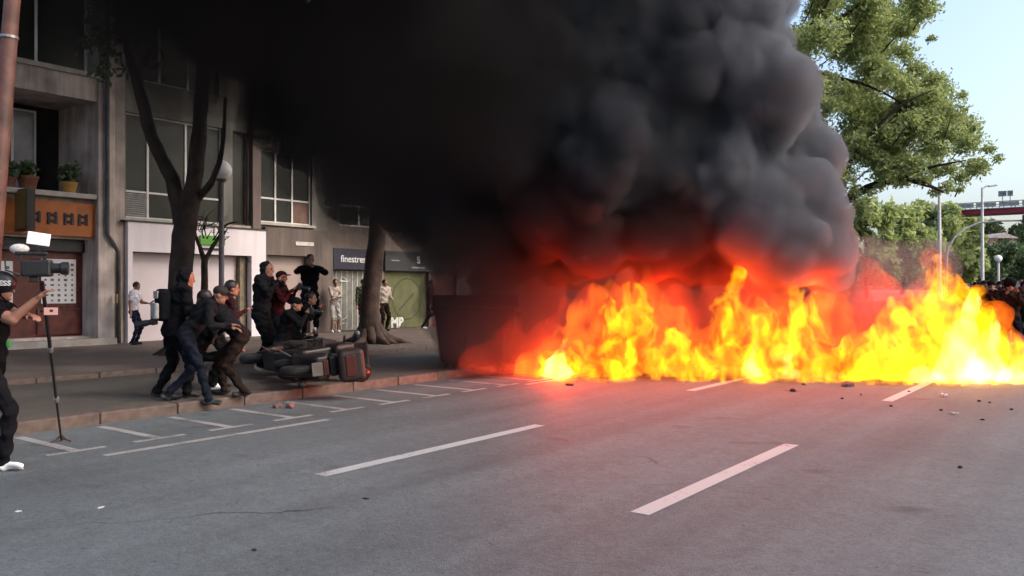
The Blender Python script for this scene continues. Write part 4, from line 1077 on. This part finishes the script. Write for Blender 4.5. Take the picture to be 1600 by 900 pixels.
flames('flame_body', T_mid, flame_mat('flame_orange', (1, .15, .010), 2.2, 2.8, .37, .66, 1.2, 5.3, .5), .06, .45, fire)
T_core = [(872,590,530,28,14.8,0),(1175,590,530,16,14.9,0),(1230,590,545,16,14.9,0),(1505,594,450,44,14.4,0),(1545,596,490,38,14.3,0),(1590,598,550,30,14.2,0),(1450,594,565,30,14.4,0)]
for k, tg in enumerate(T_core):
    flames('flame_core', [tg], MATS_CORE if k else globals().setdefault('MATS_CORE', flame_mat('flame_white', (1, .55, .16), 8.0, 2.8, .38, .66, 1.3, 7.7)), .05, .25, fire)
T_out = [(850,588,455,56,15.7,15),(900,588,430,66,15.8,10),(960,588,405,76,15.9,10),(1030,588,415,76,15.9,0),(1100,588,420,76,15.8,0),(1160,588,400,76,15.7,0),(1230,589,405,76,15.7,0),
         (1300,590,420,66,15.6,0),(1360,590,392,66,15.5,0),(1420,592,382,66,15.4,10),(1465,593,384,50,15.3,0),(1530,594,500,50,15.0,-10),(1590,595,520,40,14.8,0),(800,586,500,50,15.4,10),(750,584,530,40,15.3,14)]
flames('flame_glow', T_out, flame_mat('firelit_smoke_red', (1, .06, .016), .8, 1.3, .22, .74, 1.2, 1.3, .10), .07, .4, fire)  # glowing shell imitates firelight scattered in thin smoke around the flames
for i in range(7):
    t = (i - .5) / 6
    ld = bpy.data.lights.new('fire_light', 'POINT'); lo = bpy.data.objects.new('fire_light', ld); COL.objects.link(lo)
    ld.energy = (260, 150, 120, 105, 85, 65, 25)[i]; ld.color = (1, .045, .008); ld.shadow_soft_size = 0.0
    lo.parent = fire; lo.location = (at(872, 565, 15.1) if i == 0 else Vector((-8.6 + 7.0 * t, 12.9 + 3.7 * t, (.6, 1.3, 1.5, 1.55, 1.55, 1.5, 1.2)[i]))) - fire.location

# ------------------------------------------------------------------ street furniture, vehicles, litter
M_POLE = mat('lamp_pole', (.15,.12,.12), .45, .15, 5, metal=.1)
M_GLOBE = mat('lamp_globe', (.85,.82,.80), .35, .06, 6)
lp = loc_at(346, 18.4, WALK_Z)
o = tag(empty('street_lamp', lp), 'globe street lamp on a slim pole beside the forked tree', 'street lamp')
top_z = at(345, 266, 18.4).z
MB().lathe((0,0,0), [(.13,0),(.13,.03),(.09,.06),(.085,.75),(.062,.8),(.055,top_z-WALK_Z-.2)], 16).build('pole', M_POLE, o, smooth=True)
MB().lathe((0,0,top_z-WALK_Z-.26), [(.055,0),(.11,.03),(.12,.07),(.10,.1)], 18).build('collar', M_POLE, o)
MB().ell((0,0,top_z-WALK_Z), (.225,.225,.225), 24, 16).build('globe', M_GLOBE, o, smooth=True)
# leaning rust-brown post
ps = col(-34, 8.2, STRIP_Z); tpp = at(31, -160, 8.2)
o = tag(empty('post', ps), 'rust-brown leaning post at the left border', 'post')
v = tpp - ps
MB().tube([(0,0,0), v*.35, v*.36, v], [.085,.08,.08,.07], 14).build('shaft', mat('rust_paint', (.085,.036,.026), .65, .3, 5, .2, 30), o, smooth=True)
MB().tube([v*.74, v*.745], .082, 14).build('band', mat('band_steel', (.3,.28,.28), .35, .1, 4, metal=.7), o)
MB().lathe((0,0,0), [(.17,0),(.17,.025),(.1,.05)], 16).build('base_plate', MATS['rust_paint'], o)
# plant pots on the balcony ledge
def pot(label, y, r, h, m_, leafy):
    o = tag(empty('plant_pot', (-21.26, y, 4.0)), label, 'plant pot')
    MB().lathe((0,0,0), [(r*.75,0),(r*.95,h*.8),(r*1.06,h*.8),(r*1.06,h),(r*.9,h),(r*.85,h*.86)], 18).build('pot', m_, o)
    leaves('plant', [(0,0,h+.12+.1*k,.14+.03*leafy) for k in range(leafy)], 160*leafy, .07, M_LEAF3, o, int(y*10))
M_TERRA = mat('terracotta', (.14,.05,.03), .8, .2, 8)
pot('brown terracotta pot on the balcony ledge above the orange sign', 9.05, .23, .32, M_TERRA, 2)
pot('yellow plant pot on the balcony ledge', 10.02, .19, .27, mat('yellow_pot', (.35,.17,.04), .7, .1, 8), 3)
pot('small brown pot on the ledge near the frame border', 8.62, .16, .25, M_TERRA, 2)

# burning waste container beside the kerb
cp = col(741, 16.3, 0)
wc = tag(empty('waste_container', cp, cdir(1, .12) + R(90)), 'scorched waste container at the kerb beside the flames', 'waste container'); wc.scale = (.94, .94, .97)
M_CONT = mat('scorched_plastic', (.016,.010,.009), .75, .35, 3, .2, 12); M_CONT2 = mat('scorched_lid', (.013,.009,.008), .7, .3, 4)
b0 = MB(); 
b0.add([(-.70,-.48,.22),(.70,-.48,.22),(.70,.48,.22),(-.70,.48,.22),(-.83,-.58,1.28),(.83,-.58,1.28),(.83,.58,1.28),(-.83,.58,1.28)], [(3,2,1,0),(4,5,6,7),(0,1,5,4),(1,2,6,5),(2,3,7,6),(3,0,4,7)])
b0.build('body', M_CONT, wc, bevel=.05, seg=3)
for x in (-.55,-.18,.18,.55):
    for s in (-1, 1): MB().cbox((x, s*.55, .75), (.07,.05,.9), Matrix.Rotation(R(-5.4*s), 3, 'X')).build('rib', M_CONT, wc, bevel=.012)
MB().prism([(-.62,1.29),(.62,1.29),(.60,1.38),(.30,1.52),(-.30,1.54),(-.60,1.40)], 'x', -.87, .87).build('lid', M_CONT2, wc, bevel=.04, seg=3)
MB().tube([(-.5,-.66,1.30),(.5,-.66,1.30)], .022, 8).build('handle', M_DARK, wc)
for sx in (-1, 1):
    MB().tube([(sx*.84,0,1.15),(sx*.98,0,1.15)], .045, 10).build('trunnion', M_DARK, wc)
    for sy in (-1, 1): 
        wh = MB().lathe((sx*.55-.025, sy*.4, .1), [(.1,0),(.1,.05)], 16, 'x').build('wheel', M_DARK, wc); MB().cbox((sx*.55, sy*.4, .19), (.09,.07,.1)).build('fork', M_DARK, wh)

# toppled scooter on the kerb strip
sp = on(470, 602, STRIP_Z); sp.z = STRIP_Z
sc_ = tag(empty('scooter', sp), 'dark motor scooter lying on its side at the kerb with a boxy top case', 'scooter')
M_SC = mat('scooter_paint', (.011,.006,.006), .5, .2, 5, coat=.4); M_TY = mat('tyre_rubber', (.014,.013,.013), .85, .2, 20); M_RIM = mat('rim_metal', (.07,.065,.06), .5, .1, 8, metal=.8); M_SEAT = mat('scooter_seat', (.014,.013,.014), .6, .2, 12)
tilt = Matrix.Rotation(cdir(1, .30) + R(90), 4, 'Z') @ Matrix.Translation((0, 0, .27)) @ Matrix.Rotation(R(84), 4, 'Y') @ Matrix.Translation((0, 0, -.33))
sc_.matrix_world = Matrix.Translation(sp) @ tilt
def settle(root, z):
    bpy.context.view_layer.update(); lo = min((c.matrix_world @ v.co).z for c in root.children_recursive if c.type == 'MESH' for v in c.data.vertices)
    root.location.z += z - lo
def wheel(y, r):
    w_ = MB(); n = 24; prof = [(r-.1,-.045),(r-.03,-.06),(r,-.03),(r,.03),(r-.03,.06),(r-.1,.045)]
    w_.lathe((0,y,r), prof, n, 'x'); o = w_.build('wheel', M_TY, sc_, smooth=True)
    MB().lathe((0,y,r), [(r-.1,-.05),(.05,-.055),(.05,.055),(r-.1,.05)], 18, 'x').build('rim', M_RIM, o)
wheel(.68, .25); wheel(-.66, .25)
MB().prism([(-.95,.52),(-.9,.68),(-.45,.74),(-.2,.66),(-.12,.34),(.32,.30),(.34,.24),(-.2,.2),(-.5,.3),(-.8,.45)], 'x', -.17, .17).build('body', M_SC, sc_, bevel=.05, seg=3)
MB().prism([(.28,.26),(.36,.3),(.58,.9),(.5,1.02),(.40,.98),(.22,.4)], 'x', -.2, .2).build('leg_shield', M_SC, sc_, bevel=.04, seg=3)
MB().prism([(-.82,.70),(-.4,.76),(-.18,.69),(-.16,.78),(-.4,.85),(-.8,.82)], 'x', -.15, .15).build('seat', M_SEAT, sc_, bevel=.035, seg=3)
MB().prism([(.45,.44),(.62,.56),(.86,.52),(.94,.40),(.86,.47),(.66,.5)], 'x', -.08, .08).build('front_mudguard', M_SC, sc_, bevel=.02)
MB().tube([(0,.5,.92),(0,.66,.28)], .03, 8).build('fork', M_RIM, sc_)
MB().tube([(-.34,.36,1.06),(-.2,.44,1.05),(.2,.44,1.05),(.34,.36,1.06)], .018, 8).build('handlebar', M_CAM, sc_)
MB().ell((0,.58,.92), (.1,.06,.09), 14, 10).build('headlight', M_GLOBE, sc_, smooth=True)
for s in (-1, 1):
    mr = MB().tube([(s*.24,.43,1.05),(s*.32,.40,1.24)], .008, 6).build('mirror', M_CAM, sc_); MB().ell((s*.34,.39,1.27), (.07,.015,.045), 12, 8).build('mirror_glass', M_LENS, mr)
MB().prism([(.50,.98),(.56,1.0),(.42,1.42),(.38,1.40)], 'x', -.2, .2).build('windscreen', mat('smoked_screen', (.02,.02,.02), .1, spec=.8), sc_, bevel=.006)
tcs = MB().cbox((0,-.92,1.0), (.46,.42,.36)).build('top_case', mat('top_case', (.024,.012,.010), .5, .2, 5), sc_, bevel=.06, seg=3)
MB().cbox((0,-1.135,.98), (.3,.02,.14)).build('reflector', mat('reflector_red', (.06,.012,.008), .3), tcs, bevel=.008)
MB().cbox((.235,-.92,1.0), (.012,.26,.17)).build('case_panel', mat('case_panel', (.03,.014,.010), .5), tcs, bevel=.004)
MB().cbox((0,-.98,.52), (.19,.02,.15)).build('number_plate', mat('plate_white', (.12,.10,.08), .5), sc_)
MB().cbox((0,-.97,.64), (.22,.05,.08)).build('tail_light', MATS['reflector_red'], sc_, bevel=.015)
MB().lathe((.22,-.45,.3), [(.05,-.3),(.065,-.2),(.065,.25),(.03,.35)], 14, 'y').build('exhaust', M_RIM, sc_, smooth=True)
MB().tube([(-.12,-.1,.25),(-.28,-.15,.03)], .013, 6).build('side_stand', M_CAM, sc_)
settle(sc_, STRIP_Z + .004)
sc2 = copy_tree(sc_); sc2['label'] = 'second dark scooter toppled between the press group and the boxy one'; sc2['category'] = 'scooter'
p2 = on(432, 592, STRIP_Z); p2.z = STRIP_Z; sc2.matrix_world = Matrix.Translation(p2) @ Matrix.Rotation(R(24), 4, 'Z') @ tilt
settle(sc2, STRIP_Z + .004)
# spare helmet rolled beside the scooter
hp = col(562, 13.3, STRIP_Z + .14)
o = tag(empty('helmet', hp), 'black crash helmet on the ground beyond the toppled scooter', 'helmet')
MB().ell((0,0,0), (.17,.20,.16), 18, 12).build('shell', mat('helmet_gloss', (.014,.010,.011), .25, .2, 4), o, smooth=True)
MB().ell((.06,-.06,.01), (.135,.155,.07), 14, 8).build('visor', M_LENS, o, smooth=True)

# litter and stones
M_ROCK = mat('rubble', (.14,.075,.06), .85, .3, 20); M_PAPER = mat('litter_white', (.55,.53,.52), .7, .1, 10); M_CHAR = mat('charred', (.015,.013,.012), .9, .3, 20)
def lump(name, label, cat, x, y, s, m_, z=0.0, sx=1.0, sz=.6, group=None, seed=0):
    rs = random.Random(seed); vs, fs = ico(1); p = on(x, y, z); p.z = z + s*sz*.42
    V = [(v[0]*s*sx*rs.uniform(.6,1.15), v[1]*s*rs.uniform(.6,1.15), v[2]*s*sz*rs.uniform(.6,1.1)) for v in vs]
    me = bpy.data.meshes.new(name); me.from_pydata(V, [], fs.tolist()); o = link(name, me, m_); o.location = p; o.rotation_euler = (0,0,rs.uniform(0,6))
    return tag(o, label, cat, group)
def crumple(name, label, x, y, w_, d_, m_, z=0.0, seed=0, h=.05):
    rs = random.Random(seed); n = 5; v = []; f = []; p = on(x, y, z); p.z = z + .006
    for side in (0, 1):
        for i in range(n):
            for k in range(n): v.append(((i/(n-1)-.5)*w_, (k/(n-1)-.5)*d_, rs.uniform(0, h) if side == 0 else 0))
    for i in range(n): 
        for k in range(n): a = v[i*n+k]; v[n*n+i*n+k] = (a[0], a[1], a[2] + .004)
    for side in (0, 1):
        for i in range(n-1):
            for k in range(n-1): b_ = side*n*n + i*n + k; f.append((b_, b_+1, b_+n+1, b_+n))
    for i in range(n-1):
        for a, b_ in ((i, i+1), (n*(n-1)+i, n*(n-1)+i+1), (i*n, (i+1)*n), (i*n+n-1, (i+1)*n+n-1)): f.append((a, b_, b_+n*n, a+n*n))
    me = bpy.data.meshes.new(name); me.from_pydata(v, [], f); o = link(name, me, m_); o.location = p; o.rotation_euler = (0,0,rs.uniform(0,6)); return tag(o, label, 'litter')
lump('stone', 'reddish stone on the parking bays, nearer the kerb of the pair', 'stone', 433, 637, .09, M_ROCK, seed=1, sz=.8)
lump('stone', 'reddish stone on the parking bays, farther from the kerb of the pair', 'stone', 453, 637, .085, M_ROCK, seed=2, sz=.8)
crumple('plastic_bag', 'pale crumpled bag at the kerb below the scooter', 513, 608, .26, .2, M_PAPER, seed=3, h=.14)
crumple('paper_sheet', 'pale flattened sheet at the foot of the waste container', 755, 579, .7, .3, M_PAPER, seed=4, h=.05)
lump('rubble', 'brown lump of rubble on the road in front of the flames, largest of the debris', 'rubble', 1323, 603, .11, M_ROCK, seed=5, sx=1.5)
lump('rubble', 'small dark chunk on the road next to the lane dash before the flames', 'rubble', 1238, 611, .06, M_CHAR, seed=6, sx=1.6)
lump('rubble', 'tiny brown chunk between the dark chunk and the flames', 'rubble', 1256, 601, .05, M_ROCK, seed=7)
lump('rubble', 'charred strip at the foot of the flames beside the waste container', 'rubble', 890, 601, .09, M_CHAR, seed=8, sx=2.2, sz=.3)
crumple('paper_scrap', 'white scrap on the road right of the farther lane dash', 1476, 620, .13, .08, M_PAPER, seed=9)
crumple('paper_scrap', 'thin white strip on the road, nearer of the two scraps', 1490, 647, .12, .05, M_PAPER, seed=10, h=.02)
gD = 'small dark crumbs scattered on the road before the flames'
for i, (x, y, s) in enumerate(((1316,623,.03),(1470,641,.03),(1530,627,.03),(1546,629,.025),(1535,656,.03),(1500,731,.028),(1392,635,.03),(1345,617,.025),(1420,612,.03),(1580,640,.03))):
    lump('road_crumb', 'small dark crumb scattered on the road before the flames', 'rubble', x, y, s, M_CHAR, group=gD, seed=20+i)
gS = 'tiny pale chips on the near road surface'
for i, (x, y) in enumerate(((34,732),(28,799),(158,793),(572,779),(398,859))):
    lump('road_chip', 'tiny chip lying on the near road surface', 'rubble', x, y, .022, M_PAPER if i < 3 else M_CHAR, group=gS, seed=40+i, sx=1.6, sz=.3)

# far street: masts, signal, bridge, house
M_MAST = mat('mast_steel', (.38,.37,.36), .5, .1, 4)
def mast(label, x, ytop, Z, r, arm):
    p = col(x, Z, rise(col(x, Z, 0).y)); h = at(x, ytop, Z).z - p.z; o = tag(empty('lamp_mast', p, cdir(1, 0)), label, 'lamp mast')
    MB().lathe((0,0,0), [(r*1.5,0),(r*1.5,1.2),(r,1.3),(r*.6,h)], 12).build('pole', M_MAST, o, smooth=True)
    MB().tube([(0,0,h-.1),(0,arm*.5,h+.1),(0,arm,h+.15)], .05, 8).build('arm', M_MAST, o); MB().cbox((0,arm+.25,h+.14), (.22,.6,.12), Matrix.Rotation(R(8), 3, 'X')).build('lamp_head', M_MAST, o, bevel=.03)
mast('tall pale lamp mast standing clear before the red bridge', 1535, 293, 60, .13, .5)
mast('pale lamp mast rising into the tree crown', 1468, 285, 52, .13, .8)
gp_ = col(1478, 48, rise(45)); gm_ = tag(empty('signal_mast', gp_, 0), 'curved signal mast reaching over the road with a dark signal box', 'traffic signal')
f = lambda x, y, Z=48: rel(at(x, y, Z), gp_)
MB().tube([(0,0,0), f(1479,400), f(1482,385), f(1492,370), f(1508,357), f(1530,348), f(1560,345,47.5), f(1600,344,47), f(1640,343,46.5)], [.08,.075,.07,.065,.06,.055,.05,.05,.045], 10).build('mast', M_MAST, gm_, smooth=True)
sb = MB().cbox(f(1612,342,46.8), (.9,.3,.5), Matrix.Rotation(TH, 3, 'Z')).build('signal_box', M_DARK, gm_, bevel=.03)
for k in (-1, 0, 1): MB().ell(f(1612 + 8*k, 342, 46.6), (.09,.09,.09), 10, 8).build('lens', M_LENS, sb)
gl = col(1560, 40, rise(col(1560, 40, 0).y)); o = tag(empty('street_lamp', gl), 'small globe lamp above the crowd in front of the hedge', 'street lamp'); hz = at(1560, 407, 40).z - gl.z
MB().lathe((0,0,0), [(.1,0),(.1,.7),(.06,.8),(.05,hz)], 12).build('pole', M_MAST, o, smooth=True); MB().ell((0,0,hz+.1), (.17,.17,.17), 16, 12).build('globe', M_GLOBE, o, smooth=True)
# red footbridge crossing the street
bz = 9.13; by = 96.0
br = tag(empty('footbridge', (0, by, 0)), 'red footbridge with pale railing crossing above the far road', 'bridge')
M_BRED = mat('bridge_red', (.30,.03,.055), .55, .15, .5)
MB().box(-36, 34, -1.6, 1.6, bz, bz + .44).build('deck_beam', M_BRED, br); MB().box(-36, 34, -1.8, 1.8, bz + .442, bz + .52).build('deck_edge', mat('bridge_grey', (.3,.29,.3), .7, .15, 1), br)
pm = None
for s in (-1.7, 1.7):
    MB().box(-36, 34, s-.05, s+.05, bz+1.1, bz+1.18).build('handrail', M_MAST, br); MB().box(-36, 34, s-.03, s+.03, bz+.62, bz+.67).build('lower_rail', M_MAST, br)
    for k in range(71):
        if pm is None: ob = MB().box(-.05, .05, -.05, .05, 0, .6).build('railing_post', M_MAST, br); pm = ob.data
        else: ob = bpy.data.objects.new('railing_post', pm); COL.objects.link(ob); ob.parent = br
        ob.location = (-35.5 + k, s, bz + .52)
for k in range(36):
    ob = MB().box(-35.9 + k*1.95, -34.2 + k*1.95, -1.70, -1.68, bz + .68, bz + 1.08).build('mesh_panel', mat('rail_mesh', (.34,.30,.32), .6, .2, 3), br)
for x in (-34, 22): MB().box(x-.6, x+.6, -.8, .8, 0, bz).build('pier', M_CONC3, br)
for px_ in (1566, 1579):
    q = at(px_, 302, 83); o = tag(empty('sign_panel', (q.x, by, bz + 1.18)), 'pale panel sign on the bridge railing, %s one' % ('first' if px_ == 1566 else 'second'), 'sign')
    o['label'] = 'small grey panel above the bridge railing, %s of the two' % ('broader' if px_ == 1566 else 'narrower')
    wd = .36 if px_ == 1566 else .24
    h0 = q.z - bz - 1.18
    MB().box(-wd, wd, -.04, .04, h0 - .27, h0 + .27).build('panel', mat('panel_grey', (.2,.2,.2), .6, .3, 8), o); MB().box(-.04, .04, .041, .1, 0, h0 - .15).build('leg', M_MAST, o)
hs = col(1568, 112, rise(112)); hs.z = at(1568, 392, 112).z; ho = tag(empty('house', hs, cdir(0, 1)), 'small pink gabled house with two dark windows above the hedge', 'house')
k_ = 112 / F_PX; wd, hh = 20*k_, 20*k_
MB().box(-wd, wd, 0, 5, -3, hh).build('wall', mat('pink_wall', (.42,.26,.20), .8, .1, 1), ho)
MB().prism([(-wd*1.12, hh+.002), (wd*1.12, hh+.002), (0, hh + 9*k_)], 'y', -.3, 5.3).build('roof', mat('roof_tile', (.45,.38,.34), .8, .2, 3), ho)
for x in (-.45, .45): 
    wn = MB().box(x*1.0-.28, x*1.0+.28, -.05, .0, hh-.98, hh-.02).build('window', M_GLASS, ho); MB().box(x-.36, x+.36, -.1, -.001, hh-1.08, hh-.99).build('sill', M_STONE, wn)
